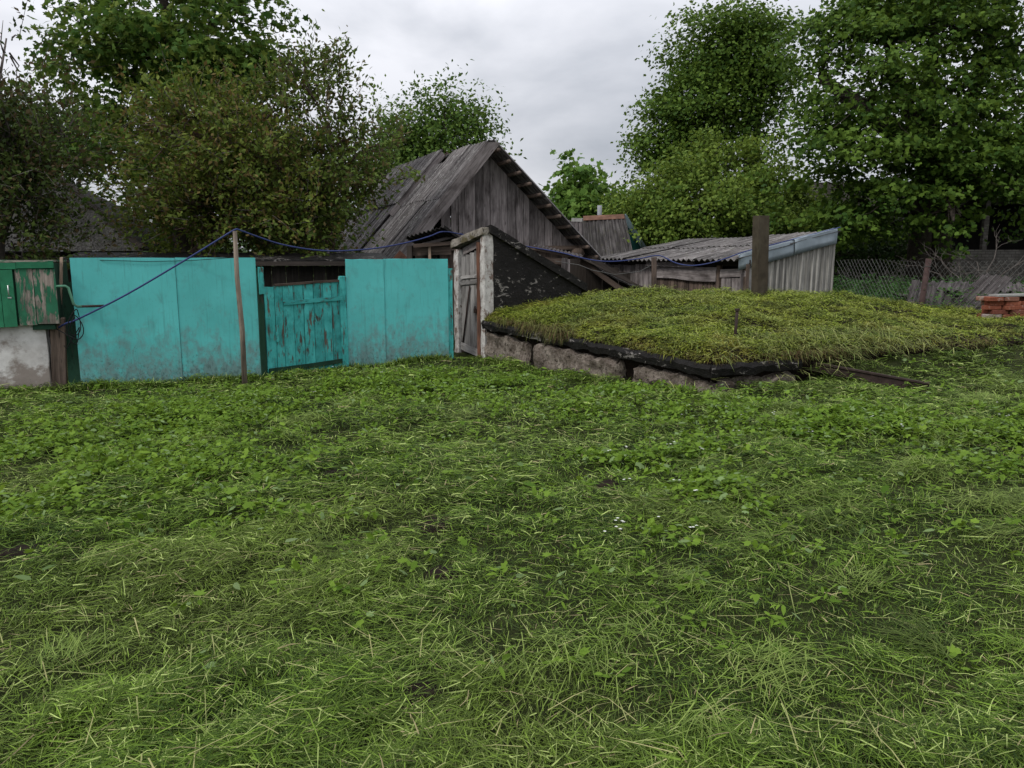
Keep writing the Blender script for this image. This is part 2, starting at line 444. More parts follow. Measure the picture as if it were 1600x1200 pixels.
# ------------------------------------------------------------------ terrain
def V2(x, y): return Vector((x, y, 0))
A = V2(-.43, 11.85); B = V2(2.11, 8.06); AB = (B - A).normalized(); WI = Vector((-AB.y, AB.x, 0))   # WI points into the mound
Cc = V2(11.5, 12.15); BC = (Cc - B).normalized(); WI2 = Vector((-BC.y, BC.x, 0))
Dd = V2(6.2, 18.0)
Z = Vector((0, 0, 1))
def gz(x, y):
    x = np.asarray(x, float); y = np.asarray(y, float)
    near = 1 - sstep(16, 30, np.hypot(x, y - 6))
    t_ = (x - B.x) * BC.x + (y - B.y) * BC.y; do_ = -((x - B.x) * WI2.x + (y - B.y) * WI2.y)
    bank = .24 * sstep(1.0, 2.2, t_) * (1 - sstep(-.1, .75, do_)) * (1 - sstep(13, 16, y))
    return bank + .16 * sstep(-.5, 3.5, x) - .07 * sstep(7.5, 9.3, y) * (1 - sstep(-3.5, -1.0, x)) + near * ((fbm(x * .8 + 5, y * .8 + 9, 3) - .5) * .10 + (fbm(x * 3 + 50, y * 3, 3) - .5) * .05) - .0
def g1(x, y): return float(gz(x, y))
_pl = np.linalg.solve(np.array([[-.43, 11.85, 1], [2.11, 8.06, 1], [6.8, 10.1, 1]]), np.array([.60, .43, .44]))
def zpl(x, y): return _pl[0] * np.asarray(x, float) + _pl[1] * np.asarray(y, float) + _pl[2]
def mdist(x, y):
    d1 = (x - A.x) * WI.x + (y - A.y) * WI.y; d2 = (x - B.x) * WI2.x + (y - B.y) * WI2.y
    return np.minimum(d1, d2)
def zm(x, y):
    x = np.asarray(x, float); y = np.asarray(y, float)
    d = np.maximum(mdist(x, y), 0)
    z = zpl(x, y) + .13 * (1 - np.exp(-d / .10)) + .27 * sstep(-.2, 3.0, d) * (1 - .95 * sstep(4.2, 7.6, x))
    z = z + (fbm(x * 1.3 + 3, y * 1.3, 4) - .5) * .20 * sstep(0, .5, d) + (fbm(x * 5, y * 5 + 7, 3) - .5) * .09
    fall = sstep(13.2, 14.5, y)
    return z * (1 - fall) + (-.05) * fall

def axis(lo, hi, step, far, g=1.35):
    a = list(np.arange(lo, hi + 1e-6, step)); s = step
    b = a[-1]; up = []
    while b < far: s *= g; b += s; up.append(b)
    s = step; b = a[0]; dn = []
    while b > -far: s *= g; b -= s; dn.append(b)
    return np.array(dn[::-1] + a + up)
xs = axis(-11, 11, .14, 600); ys = axis(.4, 16, .14, 600)
gx, gy = np.meshgrid(xs, ys)
V = np.stack([gx, gy, gz(gx, gy)], -1).reshape(-1, 3)
nx, ny = len(xs), len(ys)
ii = (np.arange(ny - 1)[:, None] * nx + np.arange(nx - 1)[None]).ravel()
ground = link('ground', np_mesh('ground', V, np.stack([ii, ii + 1, ii + nx + 1, ii + nx], 1), M['ground'], None, True))
tag(ground, 'freshly mown yard ground under the cut grass', None, None, 'structure')

n = 110
uu, vv = np.meshgrid(np.linspace(0, 1, n) ** 1.3, np.linspace(0, 1, n))
bil = lambda u, v: ((1 - u) * ((1 - v) * A.x + v * B.x) + u * ((1 - v) * Dd.x + v * Cc.x), (1 - u) * ((1 - v) * A.y + v * B.y) + u * ((1 - v) * Dd.y + v * Cc.y))
mx_, my_ = bil(uu, vv)
V = np.stack([mx_, my_, zm(mx_, my_)], -1)
rim = np.concatenate([V[:, 0], V[-1, 1:]])            # A-B then B-C
low = rim.copy(); low[:, 2] = -.2
low[:n, 0] += WI.x * .25; low[:n, 1] += WI.y * .25; low[n:, 0] += WI2.x * .25; low[n:, 1] += WI2.y * .25
V = np.concatenate([V.reshape(-1, 3), rim, low])
ii = (np.arange(n - 1)[:, None] * n + np.arange(n - 1)[None]).ravel()
F = np.stack([ii, ii + 1, ii + n + 1, ii + n], 1)[:, ::-1]
k0 = n * n; m_ = len(rim); j = np.arange(m_ - 1)
F = np.concatenate([F, np.stack([k0 + j, k0 + m_ + j, k0 + m_ + j + 1, k0 + j + 1], 1)])
mound = link('turf_mound', np_mesh('turf_mound', V, F, M['soil'], None, True))
tag(mound, 'earth mound heaped over the root cellar', None, None, 'structure')

# ------------------------------------------------------------------ pieces
def plank_me(L, w, t, b=(0, 0), tp=(0, 0), jit=.006, seg=3):
    vs = []
    for k in range(seg + 1):
        f = k / seg; dx = rnd.uniform(-jit, jit) if 0 < k < seg else 0; ww = w * (1 + rnd.uniform(-jit, jit) * 2)
        dy = rnd.uniform(-jit, jit) * .6
        for sx, sy in ((-1, -1), (1, -1), (1, 1), (-1, 1)):
            z = L * f
            if k == 0: z = b[0] if sx < 0 else b[1]
            if k == seg: z = L + (tp[0] if sx < 0 else tp[1])
            if k in (0, seg): z += rnd.uniform(-jit, jit)
            vs.append((dx + sx * ww / 2, dy + sy * t / 2, z))
    fs = [(3, 2, 1, 0), tuple(range(4 * seg, 4 * seg + 4))]
    for k in range(seg):
        for q in range(4): fs.append((4 * k + q, 4 * k + (q + 1) % 4, 4 * k + 4 + (q + 1) % 4, 4 * k + 4 + q))
    me = bpy.data.meshes.new('plank'); me.from_pydata(vs, [], fs); me.update(); return me
def plank(name, p0, p1, w, t, nrm, mat, parent, b=(0, 0), tp=(0, 0), jit=.006):
    p0 = Vector(p0); p1 = Vector(p1)
    me = plank_me((p1 - p0).length, w, t, b, tp, jit); me.materials.append(mat)
    return link(name, me, parent, frame(p0, p1 - p0, nrm))
_corr = {}
def corr_me(width, length, pitch, amp, th, mat):
    key = (round(width, 3), round(length, 3), pitch, amp, th, mat.name)
    if key in _corr: return _corr[key]
    nw = width / pitch; nc = int(nw * 8) + 1; xs_ = np.linspace(-width / 2, width / 2, nc)
    rows = np.linspace(0, length, 4)
    yy = amp * np.cos(2 * np.pi * (xs_ + width / 2) / pitch)
    vs = []
    for side in (0, 1):
        for r in rows:
            for i in range(nc): vs.append((xs_[i], yy[i] + (th / 2 if side == 0 else -th / 2), r))
    R = len(rows); fs = []
    for r in range(R - 1):
        for i in range(nc - 1):
            a = r * nc + i; fs.append((a, a + nc, a + nc + 1, a + 1))
            a += R * nc; fs.append((a, a + 1, a + nc + 1, a + nc))
    o = R * nc
    for i in range(nc - 1):
        fs.append((i, i + 1, o + i + 1, o + i)); a = (R - 1) * nc + i; fs.append((a + 1, a, o + a, o + a + 1))
    for r in range(R - 1):
        a = r * nc; fs.append((a + nc, a, o + a, o + a + nc)); a = r * nc + nc - 1; fs.append((a, a + nc, o + a + nc, o + a))
    me = bpy.data.meshes.new('corrugated'); me.from_pydata(vs, [], fs); me.update()
    me.materials.append(mat); _corr[key] = me; return me
def corr(name, p0, zdir, nrm, width, length, mat, parent=None, pitch=.15, amp=.024, th=.009):
    return link(name, corr_me(width, length, pitch, amp, th, mat), parent, frame(p0, zdir, nrm))
from mathutils import noise as mnoise
def rough_block(name, c0, e, dn, L, D, H, mat, parent, amp=.03, cuts=(12, 4, 4), top_slope=0.0, sharp=38):
    # block whose front bottom-left corner is c0, running along e, going in along dn
    e = Vector(e).normalized(); dn = Vector(dn).normalized()
    nx_, ny_, nz_ = cuts; pts = {}; vs = []; fs = []
    def vid(i, j, k):
        if (i, j, k) not in pts:
            p = Vector(c0) + e * (L * i / nx_) + dn * (D * j / ny_) + Z * (H * k / nz_ + top_slope * (i / nx_) * (k / nz_))
            q = mnoise.noise_vector(p * 5.1) * amp + mnoise.noise_vector(p * 14) * amp * .5 + mnoise.noise_vector(p * 33) * amp * .3
            # rounded corners
            fx = min(i, nx_ - i) == 0; fz = k == nz_; fy = j == 0
            if fx and fz: q -= Z * amp * 1.2 + e * (amp if i else -amp)
            if fy and fz: q += dn * amp * .8 - Z * amp * .5
            if fx and fy: q += dn * amp * 1.2
            pts[(i, j, k)] = len(vs); vs.append(p + q)
        return pts[(i, j, k)]
    for i in range(nx_):
        for j in range(ny_):
            for k in (0, nz_):
                q = (vid(i, j, k), vid(i + 1, j, k), vid(i + 1, j + 1, k), vid(i, j + 1, k)); fs.append(q if k else q[::-1])
    for i in range(nx_):
        for k in range(nz_):
            for j in (0, ny_):
                q = (vid(i, j, k), vid(i + 1, j, k), vid(i + 1, j, k + 1), vid(i, j, k + 1)); fs.append(q if j == 0 else q[::-1])
    for j in range(ny_):
        for k in range(nz_):
            for i in (0, nx_):
                q = (vid(i, j, k), vid(i, j + 1, k), vid(i, j + 1, k + 1), vid(i, j, k + 1)); fs.append(q[::-1] if i == 0 else q)
    mb = MB(); mb.v = vs; mb.f = fs
    o = mb.build(name, mat, parent, True, origin=Vector(c0) + e * L / 2)
    o.data.set_sharp_from_angle(angle=math.radians(sharp)); return o

# ------------------------------------------------------------------ teal fence and gate
F0 = V2(-5.40, 9.50); F1 = V2(-3.40, 10.30); F2 = V2(-2.41, 11.22); F3 = V2(-.98, 11.80)
def flat_sheet(p0, p1, h, mat, parent, th=.012, z0=-.06, name='sheet'):
    p0 = Vector(p0); p1 = Vector(p1); e = (p1 - p0).normalized(); L = (p1 - p0).length
    nn = Vector((e.y, -e.x, 0))
    vs = []
    seg = 5
    for k in range(seg + 1):
        bow = .008 * math.sin(math.pi * k / seg)
        for zz in (0, h):
            for sy in (-1, 1): vs.append((L * k / seg, sy * th / 2 + bow, zz + (rnd.uniform(-.003, .003) if zz else 0)))
    fs = [(0, 1, 3, 2), (4 * seg, 4 * seg + 2, 4 * seg + 3, 4 * seg + 1)]
    for k in range(seg):
        a = 4 * k; b = a + 4
        fs += [(a, a + 2, b + 2, b), (a + 1, b + 1, b + 3, a + 3), (a + 2, a + 3, b + 3, b + 2), (a, b, b + 1, a + 1)]
    me = bpy.data.meshes.new('sheet'); me.from_pydata(vs, [], fs); me.update(); me.materials.append(mat)
    Mx = Matrix((e, -nn, Z)).transposed().to_4x4(); Mx.translation = p0 + Z * z0
    return link(name, me, parent, Mx)
fl = thing('teal_fence', 'teal painted flat sheet fence with one vertical seam, behind the leaning hose pole', 'fence', F0)
fe = (F1 - F0).normalized(); fn = Vector((fe.y, -fe.x, 0))
mid = F0 + fe * ((F1 - F0).length * .545)
flat_sheet(F0, mid, 1.62, M['teal'], fl); flat_sheet(mid + fe * .004 - fn * .006, F1, 1.62, M['teal'], fl)
for f in (.03, .545, .97):
    p = F0 + fe * ((F1 - F0).length * f) - fn * .06
    plank('post', p - Z * .1, p + Z * 1.45, .09, .07, fn, M['wood_dark'], fl)
for zz in (.35, 1.25):
    plank('rail', F0 - fn * .03 + Z * zz, F1 - fn * .03 + Z * zz, .07, .035, fn, M['wood_dark'], fl)

ge = (F2 - F1).normalized(); gn = Vector((ge.y, -ge.x, 0)); GL = (F2 - F1).length
gt = thing('board_gate', 'low teal gate of peeling vertical boards between two sheet fences', 'gate', F1)
G0 = F1 + ge * .09; nb = 8; GW = GL - .20
ws = [rnd.uniform(.85, 1.15) for _ in range(nb)]; tw = sum(ws); x0 = 0
for i in range(nb):
    w_ = GW * ws[i] / tw; c = G0 + ge * (x0 + w_ / 2); x0 += w_
    zt = 1.17 + .05 * (x0 / GW)
    plank('board', c + Z * (-.06 + .03 * x0 / GW) + gn * rnd.uniform(-.004, .006), c + Z * zt, w_ - .008, .022, gn, M['teal_wood'], gt, (0, 0), (-.004, .004), .004)
plank('top_trim', G0 + ge * .16 + Z * 1.195, G0 + ge * GW + Z * 1.235, .03, .05, gn, M['wood_brown'], gt)
plank('rail', G0 + ge * .27 + Z * .945 + gn * .022, G0 + ge * (GW + .03) + Z * .985 + gn * .022, .055, .022, gn, M['teal_wood'], gt)
plank('rail', G0 + ge * .02 + Z * .04 + gn * .022, G0 + ge * (GW + .03) + Z * .08 + gn * .022, .06, .022, gn, M['green_dark'], gt)
plank('stile', F2 - ge * .065 - Z * .02 + gn * .008, F2 - ge * .065 + Z * 1.30 + gn * .008, .10, .05, gn, M['teal_wood'], gt)
plank('latch', G0 + ge * .16 + Z * .42 + gn * .016, G0 + ge * .16 + Z * .66 + gn * .016, .035, .02, gn, M['teal_wood'], gt)
gp = thing('gate_post', 'dark narrow gate post with flaking teal paint at the end of the seamed sheet fence', 'post', F1 + ge * .04)
plank('post', F1 + ge * .035 - Z * .1, F1 + ge * .035 + Z * 1.42, .075, .07, gn, M['green_dark'], gp)
plank('batten', F1 + ge * .05 + Z * 1.08 + gn * .04, F1 + ge * .05 + Z * 1.44 + gn * .04, .07, .02, gn, M['teal_wood'], gp)

fr = thing('teal_fence', 'clean teal sheet fence between the board gate and the cellar door', 'fence', F2)
he = (F3 - F2).normalized(); hn = Vector((he.y, -he.x, 0)); HL = (F3 - F2).length
flat_sheet(F2 + hn * .02, F2 + he * HL * .36 + hn * .02, 1.60, M['teal'], fr); flat_sheet(F2 + he * (HL * .36 + .004) + hn * .012, F3 + hn * .012, 1.605, M['teal'], fr)
plank('post', F2 + he * .05 - hn * .05 - Z * .1, F2 + he * .05 - hn * .05 + Z * 1.40, .09, .07, hn, M['wood_dark'], fr)
plank('post', F3 - he * .1 - hn * .05 - Z * .1, F3 - he * .1 - hn * .05 + Z * 1.40, .09, .07, hn, M['wood_dark'], fr)
plank('end_board', F3 + he * .035 - hn * .012 - Z * .05, F3 + he * .035 - hn * .012 + Z * 1.40, .085, .02, hn, M['teal_wood'], fr)
plank('rail', F2 - hn * .04 + Z * .3, F3 - hn * .04 + Z * .3, .07, .025, hn, M['wood_dark'], fr)

# leaning pole that carries the hose
pb = atz(382, 594, 0.0); ptop = at(367, 361, pb.y + .02)
o = MB().tube([pb - Z * .12, pb.lerp(ptop, .35) + Vector((.012, 0, 0)), pb.lerp(ptop, .7) + Vector((-.01, 0, 0)), ptop], [.036, .034, .031, .027], 8).build('hose_pole', M['wood_pole'], None, True, origin=pb)
tag(o, 'thin grey wooden pole leaning before the teal sheet fence, holding up the blue hose', 'pole')

# ------------------------------------------------------------------ well
O = V2(-5.70, 9.36); we = Vector((.928, .371, 0)); wn = Vector((.371, -.928, 0))
well = thing('well', 'green wooden well box with crank on a whitewashed concrete base', 'well', O)
rough_block('base', O - we * 1.45 - Z * .15, we, -wn, 1.45, 1.0, .93, M['plaster'], well, .010, (20, 6, 10))
o = MB(); zb, zt = .76, 1.50; fr0 = O + we * .19 + wn * .09
def wbox(e0, e1, d0, d1, z0, z1, name, mat, bev=.004):
    p = lambda e, d, z: O + we * e + wn * d + Z * z
    return MB().hexa([p(e0, d1, z0), p(e1, d1, z0), p(e1, d0, z0), p(e0, d0, z0), p(e0, d1, z1), p(e1, d1, z1), p(e1, d0, z1), p(e0, d0, z1)]).build(name, mat, well, False, bev)
wbox(-1.4, .165, -.95, .055, zb, zt, 'box_body', M['green_dark'])
def wboard(e0, e1, mat, z0, z1, d):
    c = O + we * (e0 + e1) / 2 + wn * d
    return plank('front_board', c + Z * z0, c + Z * z1, e1 - e0 - .006, .022, wn, mat, well, jit=.003)
wboard(-.06, .175, M['green_old'], zb + .01, zt - .075, .072)
wboard(-.245, -.06, M['green_old'], zb + .0, zt - .07, .074)
wboard(-.40, -.262, M['green_new'], zb - .015, zt - .08, .088)
wboard(-.60, -.40, M['green_new'], zb - .015, zt - .08, .086)
wboard(-.80, -.60, M['green_new'], zb - .015, zt - .08, .086)
wboard(-1.0, -.80, M['green_new'], zb - .015, zt - .08, .086)
wboard(-1.38, -1.0, M['green_old'], zb, zt - .08, .074)
for a_, b_, dz in ((-.22, .165, .0), (-.75, -.225, -.012), (-1.4, -.755, .0)):
    plank('cap_board', O + we * a_ + wn * .085 + Z * (zt - .028 + dz), O + we * b_ + wn * .085 + Z * (zt - .024 + dz), .075, .035, wn, M['green_new'], well, jit=.003)
plank('lid_board', O + we * -1.4 - wn * .42 + Z * (zt + .02), O + we * .17 - wn * .42 + Z * (zt + .02), 1.0, .025, Z, M['green_old'], well)
wbox(-.12, .12, -.06, .05, zb - .062, zb - .004, 'sill', M['green_dark'])
p = O + we * -.315 + wn * .102
MB().tube([p + Z * 1.12, p + Z * 1.12 + wn * .03, p + Z * 1.235 + wn * .03, p + Z * 1.235], .008, 6).build('door_handle', M['handle'], well, True)
wbox(-.335, -.295, .10, .104, 1.085, 1.10, 'handle_plate', M['handle'], 0)
q = O + we * .17 + wn * .07
pts = [q + Z * 1.22, q + we * .10 + Z * 1.22, q + we * .13 + Z * 1.20, q + we * .17 + Z * 1.0, q + we * .21 + Z * .97, q + we * .52 + Z * .972]
MB().tube(pts[:5] + [q + we * .26 + Z * .97], .016, 8).build('crank', M['crank_paint'], well, True)
MB().tube([q + we * .255 + Z * .9705, q + we * .50 + Z * .972], .015, 8).build('crank_grip', M['rust'], well, True)

def post1(name, label, cat, p0, p1, w_, t_, nrm, mat, group=None, tp=(0, 0)):
    o = plank(name, p0, p1, w_, t_, nrm, mat, None, tp=tp); return tag(o, label, cat, group)
qq = lambda x, y, z=0: atz(x, y, z)
b0 = at(92, 599, 9.52); b0.z = -.1
post1('fence_post', 'stout dark brown weathered post between the well and the teal fence', 'post', b0, at(90, 497, 9.5), .155, .10, wn, M['wood_brown'])
b0 = at(79, 600, 9.62); b0.z = -.1
post1('fence_post', 'thin brown board wedged behind the whitewashed well base', 'board', b0, at(73, 470, 9.6), .07, .05, wn, M['wood_brown'])
b0 = at(121, 600, 9.55); b0.z = -.1
post1('green_board', 'dark green broken board leaning at the edge of the teal fence', 'board', b0, at(110, 441, 9.72), .19, .025, wn, M['green_dark'], tp=(.03, -.02))
b0 = at(93, 505, 9.6); b0.z = .0
post1('wooden_stick', 'pale new wooden stick standing upright behind the well crank', 'stick', at(93, 560, 9.66), at(96, 402, 9.66), .032, .03, wn, M['wood_pale'])
# loops of black cable hanging by the crank
mb = MB(); cpts = []
for k in range(60):
    a = k / 59; ang = a * 4.5 * math.pi
    cpts.append(at(118 + 13 * math.sin(ang) * (.7 + .3 * math.sin(3 * a * 6)), 508 + 22 * math.cos(ang * 1.0) + 8 * math.sin(a * 9), 9.32 + .05 * math.sin(a * 14)))
o = mb.tube([at(84, 512, 9.40)] + cpts + [at(104, 545, 9.40), at(100, 540, 9.42)], .006, 5).build('cable_coil', M['cable'], None, True)
tag(o, 'loops of thin black cable hanging on the posts beside the well crank', 'cable')
o = MB().tube([at(98, 404, 9.66), at(160, 406.5, 9.62), at(230, 408.5, 9.8), at(300, 407, 10.0), at(372, 402, 9.9)], .004, 5).build('fence_wire', M['cable'], None, True)
tag(o, 'thin dark wire strung along the top of the seamed teal fence', 'wire')

# ------------------------------------------------------------------ root cellar: entrance, slab, foundation
nD = -WI                                  # outward from the door wall
A2 = A - AB * .95
ce = thing('cellar_entrance', 'cellar entrance with whitewashed jambs, grey plank door and black tarred side wall', 'cellar entrance', A2)
def jamb(c, w_, d_, h, name='jamb'):
    return rough_block(name, c - Z * .15, AB, WI, w_, d_, h + .15, M['jamb'], ce, .012, (3, 3, 22))
jamb(A - AB * .13, .13, .17, 1.93); jamb(A2, .14, .18, 1.70)
l0 = A2 - AB * .04 - WI * .03; l1 = A + AB * .02 - WI * .03
L_ = (l1 - l0).length
rough_block('lintel', l0 + Z * 1.71, (l1 - l0 + Z * .20).normalized(), WI, L_, .26, .13, M['lintel'], ce, .012, (16, 4, 3))
sw0 = A + WI * .17; sw1 = A + WI * 1.92
def roof_z(s): return 2.03 - .49 * s        # underside of the roof slab along the entrance
mb = MB()
ns = 14; grid = []
for k in range(ns + 1):
    s_ = .172 + (1.92 - .172) * k / ns
    for f in (0, 1):
        for side in (0, 1):
            p = A + WI * s_ - AB * (.14 if side else .002) + Z * (-.15 if f == 0 else roof_z(s_) - .05)
            mb.v.append(p)
    if k:
        a = 4 * (k - 1); b = 4 * k
        mb.f += [(a, b, b + 2, a + 2), (b + 1, a + 1, a + 3, b + 3), (a + 2, b + 2, b + 3, a + 3), (b, a, a + 1, b + 1)]
mb.f += [(0, 2, 3, 1), (4 * ns, 4 * ns + 1, 4 * ns + 3, 4 * ns + 2)]
mb.build('side_wall', M['tar'], ce)
mb = MB(); p = lambda s_, z_: A2 + WI * s_ + Z * z_
mb.prism([p(.2, -.15), p(1.9, -.15), p(1.9, .95), p(.2, 1.72)], AB * .12).build('side_wall', M['tar'], ce)
rs = math.hypot(1, .49); rd = (WI - Z * .49).normalized()
# sloping roof slab, thick tarred edge toward the mound
mb = MB(); ns = 16
for k in range(ns + 1):
    s_ = .10 + 1.9 * k / ns
    for side in (0, 1):
        base = (A + AB * .045 if side else A2 - AB * .04) + WI * s_
        zz = (roof_z(s_) if side else roof_z(s_) - .20)
        j1 = mnoise.noise(base * 9) * .015
        mb.v += [base + AB * j1 + Z * (zz - .045), base + AB * j1 + Z * (zz + .085 + mnoise.noise(base * 6 + Z) * .02)]
    if k:
        a = 4 * (k - 1); b = 4 * k
        mb.f += [(a, a + 1, b + 1, b), (a + 2, b + 2, b + 3, a + 3), (a + 1, a + 3, b + 3, b + 1), (a, b, b + 2, a + 2)]
mb.f += [(0, 2, 3, 1), (4 * ns, 4 * ns + 1, 4 * ns + 3, 4 * ns + 2)]
mb.build('roof_slab', M['tar'], ce)
# plank door
dw0 = A2 + AB * .165 + WI * .07; dr = thing('door', None, None, dw0); dr.parent = ce; dr.location = dw0 - A2
WM[dr] = Matrix.Translation(dw0)
for i in range(4):
    c = dw0 + AB * (.068 + .135 * i)
    plank('board', c + Z * .10, c + Z * (1.58 + .03 * i), .128, .022, nD, M['wood_light'], dr, jit=.004)
plank('rail', dw0 + Z * 1.15 + nD * .022, dw0 + AB * .54 + Z * 1.20 + nD * .022, .055, .02, nD, M['wood_light'], dr)
plank('rail', dw0 + Z * 1.24 + nD * .022, dw0 + AB * .54 + Z * 1.29 + nD * .022, .05, .02, nD, M['wood_light'], dr)
plank('rail', dw0 + Z * .14 + nD * .024, dw0 + AB * .56 + Z * .07 + nD * .024, .11, .022, nD, M['wood_light'], dr)
MB().tube([dw0 + AB * .06 + Z * .20 + nD * .03, dw0 + AB * .30 + Z * 1.12 + nD * .035], .013, 6).build('brace_bar', M['rust'], dr, True)
MB().box(dw0 + AB * .46 + Z * .70 + nD * .035, AB, nD, (.06, .025, .07)).build('padlock', M['rust'], dr, False, .006)
mb = MB(); cc = dw0 + AB * .46 + Z * .77 + nD * .035
mb.tube([cc + AB * .02 * math.cos(a) + Z * .04 * math.sin(a) for a in np.linspace(0, math.pi, 8)], .006, 5).build('shackle', M['rust'], dr, True)
plank('door_post', dw0 + AB * .60 - Z * .05 - WI * .02, dw0 + AB * .60 + Z * 1.80 - WI * .02, .09, .08, nD, M['wood_red'], ce)
plank('transom_board', dw0 + AB * .02 + Z * 1.66 + WI * .02, dw0 + AB * .56 + Z * 1.80 + WI * .02, .11, .02, nD, M['wood_grey'], ce)
MB().prism([A2 + WI * .6 + AB * .13 + Z * .0, A - AB * .15 + WI * .6, A - AB * .15 + WI * .6 + Z * 1.6, A2 + WI * .6 + AB * .13 + Z * 1.55], WI * .03).build('inner_wall', M['dark_wall'], ce)

rc = thing('root_cellar', 'root cellar slab edge of black tar on rough concrete blocks under the turf', 'root cellar', A)
def blk(s0, s1, d=.05):
    p = A + AB * s0 + WI * d; zg = g1(p.x, p.y); z0 = min(zg, .1) - .2
    q_ = A + AB * s1
    ht = float(zpl(p.x, p.y)) - .16 - z0; h1 = float(zpl(q_.x, q_.y)) - .16 - z0
    rough_block('foundation_block', p + Z * z0, AB, WI, s1 - s0, .5, ht, M['concrete'], rc, .05, (max(8, int((s1 - s0) * 26)), 5, 14), h1 - ht)
blk(.02, 1.16, -.01); blk(1.40, 3.12, -.07); blk(3.38, 4.62, -.02)
pB = B + BC * .12
def slab(p0, dirv, inv, L, th=.125):
    mb = MB(); k = int(L / .07)
    for i in range(k + 1):
        p = p0 + dirv * (L * i / k); zt_ = float(zpl(p.x, p.y)) + .015
        ou = .08 + mnoise.noise(p * 3) * .04 + mnoise.noise(p * 9) * .03 + mnoise.noise(p * 23) * .015; up = mnoise.noise(p * 8 + Z * 3) * .03
        dn_ = mnoise.noise(p * 6 + Z * 9) * .025
        mb.v += [p - inv * (ou - .025) + Z * (zt_ - th + dn_), p - inv * ou + Z * (zt_ - th * .35 + up), p - inv * (ou - .03) + Z * (zt_ + up), p + inv * .35 + Z * (zt_ - .03), p + inv * .35 + Z * (zt_ - th)]
        if i:
            a = 5 * (i - 1); b = 5 * i
            mb.f += [(a + j_, b + j_, b + (j_ + 1) % 5, a + (j_ + 1) % 5) for j_ in range(5)]
    mb.f += [(4, 3, 2, 1, 0), tuple(5 * k + j_ for j_ in range(5))]
    return mb.build('slab_edge', M['tar'], rc)
slab(A + AB * .03, AB, WI, 4.58); slab(B - BC * .05, BC, WI2, 1.25)
rough_block('foundation_block', B + BC * .0 - WI2 * .02 + Z * 0, BC, WI2, 1.2, .4, float(zpl(B.x, B.y)) - .15, M['concrete'], rc, .045, (30, 5, 9))

# steel beam, spike, post on the mound
r0 = Vector((3.35, 8.72, .30)); r1 = atz(1451, 612, .17)
r1 = Vector((r1.x, r1.y, .16)); rdv = (r1 - r0).normalized(); sd_ = rdv.cross(Z).normalized()
prof = [(-.055, 0), (.055, 0), (.055, .014), (.008, .022), (.008, .10), (.035, .108), (.035, .13), (-.035, .13), (-.035, .108), (-.008, .10), (-.008, .022), (-.055, .014)]
mb = MB(); mb.prism([r0 + sd_ * a * .8 + Z * b * .8 for a, b in prof], r1 - r0)
tag(mb.build('steel_rail', M['rust'], None, origin=r0), 'rusty steel rail sticking out of the turf beyond the slab edge', 'rail')
sp0 = at(1147, 545, 8.95); sp0.z = float(zm(sp0.x, sp0.y)) - .12; sp1 = at(1152, 485, 8.95)
sp = thing('iron_spike', 'short thin rusty iron spike with a flat head standing in the turf', 'spike', sp0)
MB().tube([sp0, sp1], .019, 8).build('shaft', M['rust'], sp, True); MB().tube([sp1 - Z * .004, sp1 + Z * .02], .030, 8).build('head', M['rust'], sp)
pt0 = at(1190, 465, 12.6); pt0.z = .55; pt1 = at(1192, 337, 12.6)
ze = (pt1 - pt0).normalized(); ex = Vector((.93, .37, 0)); ey = Vector((-.37, .93, 0))
mb = MB(); w2, d2, t2 = .105, .12, .016
poly = [(-w2, -d2 * .3), (w2, -d2 * .3), (w2, d2), (w2 - t2, d2), (w2 - t2, -d2 * .3 + t2), (-w2 + t2, -d2 * .3 + t2), (-w2 + t2, d2), (-w2, d2)]
mb.prism([pt0 + ex * a + ey * b for a, b in poly], pt1 - pt0)
tag(mb.build('steel_post', M['steel_post'], None, False, .004, origin=pt0), 'wide dark steel channel post standing on the mound before the shed', 'post')

# ------------------------------------------------------------------ barn
th = .433; rr_ = Vector((-math.sin(th), math.cos(th), 0)); gg = Vector((math.cos(th), math.sin(th), 0))
AP = at(770, 221, 16.5); aL, aR = 1.123, .907; runL, runR = 2.22, 2.66
barn = thing('barn', 'old grey plank barn with steep corrugated roof behind the teal fence', 'barn', (AP.x, AP.y, 0))
def barn_p(s, r_, dz=0):      # point on the roof surface: s along the gable, r_ back along the ridge
    return AP + gg * s + rr_ * r_ - Z * (abs(s) * (aL if s < 0 else aR)) + Z * dz
uL = (gg + Z * aL).normalized(); nL = (Z - gg * aL).normalized(); slL = runL * math.hypot(1, aL)
uR = (Z * aR - gg).normalized(); nR = (Z + gg * aR).normalized(); slR = runR * math.hypot(1, aR)
def roof_row(s0, up, nrm, length, rstart, cols, lift, wd=1.10, nm='roof_sheet', mat=None):
    for i in range(cols):
        r_ = rstart + (i + .5) * (wd - .07)
        tw_ = rnd.uniform(-.015, .015)
        corr(nm, barn_p(s0, r_) + nrm * (lift + .012 * (i % 2)) + up * rnd.uniform(-.03, .03), up + rr_ * tw_, nrm, wd, length, mat or M['slate_roof'], barn)
roof_row(-runL, uL, nL, 1.85, .06, 3, .035); roof_row(-runL + 1.72 / math.hypot(1, aL), uL, nL, slL - 1.70, .10, 2, .055)
roof_row(-runL + 1.72 / math.hypot(1, aL), uL, nL, slL - 2.0, 2.16, 1, .055)
roof_row(-runL, uL, nL, 1.85, 3.15, 4, .10); roof_row(-runL + 1.72 / math.hypot(1, aL), uL, nL, slL - 1.62, 2.95, 4, .16)
roof_row(runR, uR, nR, 1.95, .02, 6, .035); roof_row(runR - 1.8 / math.hypot(1, aR), uR, nR, slR - 1.78, .02, 6, .055)
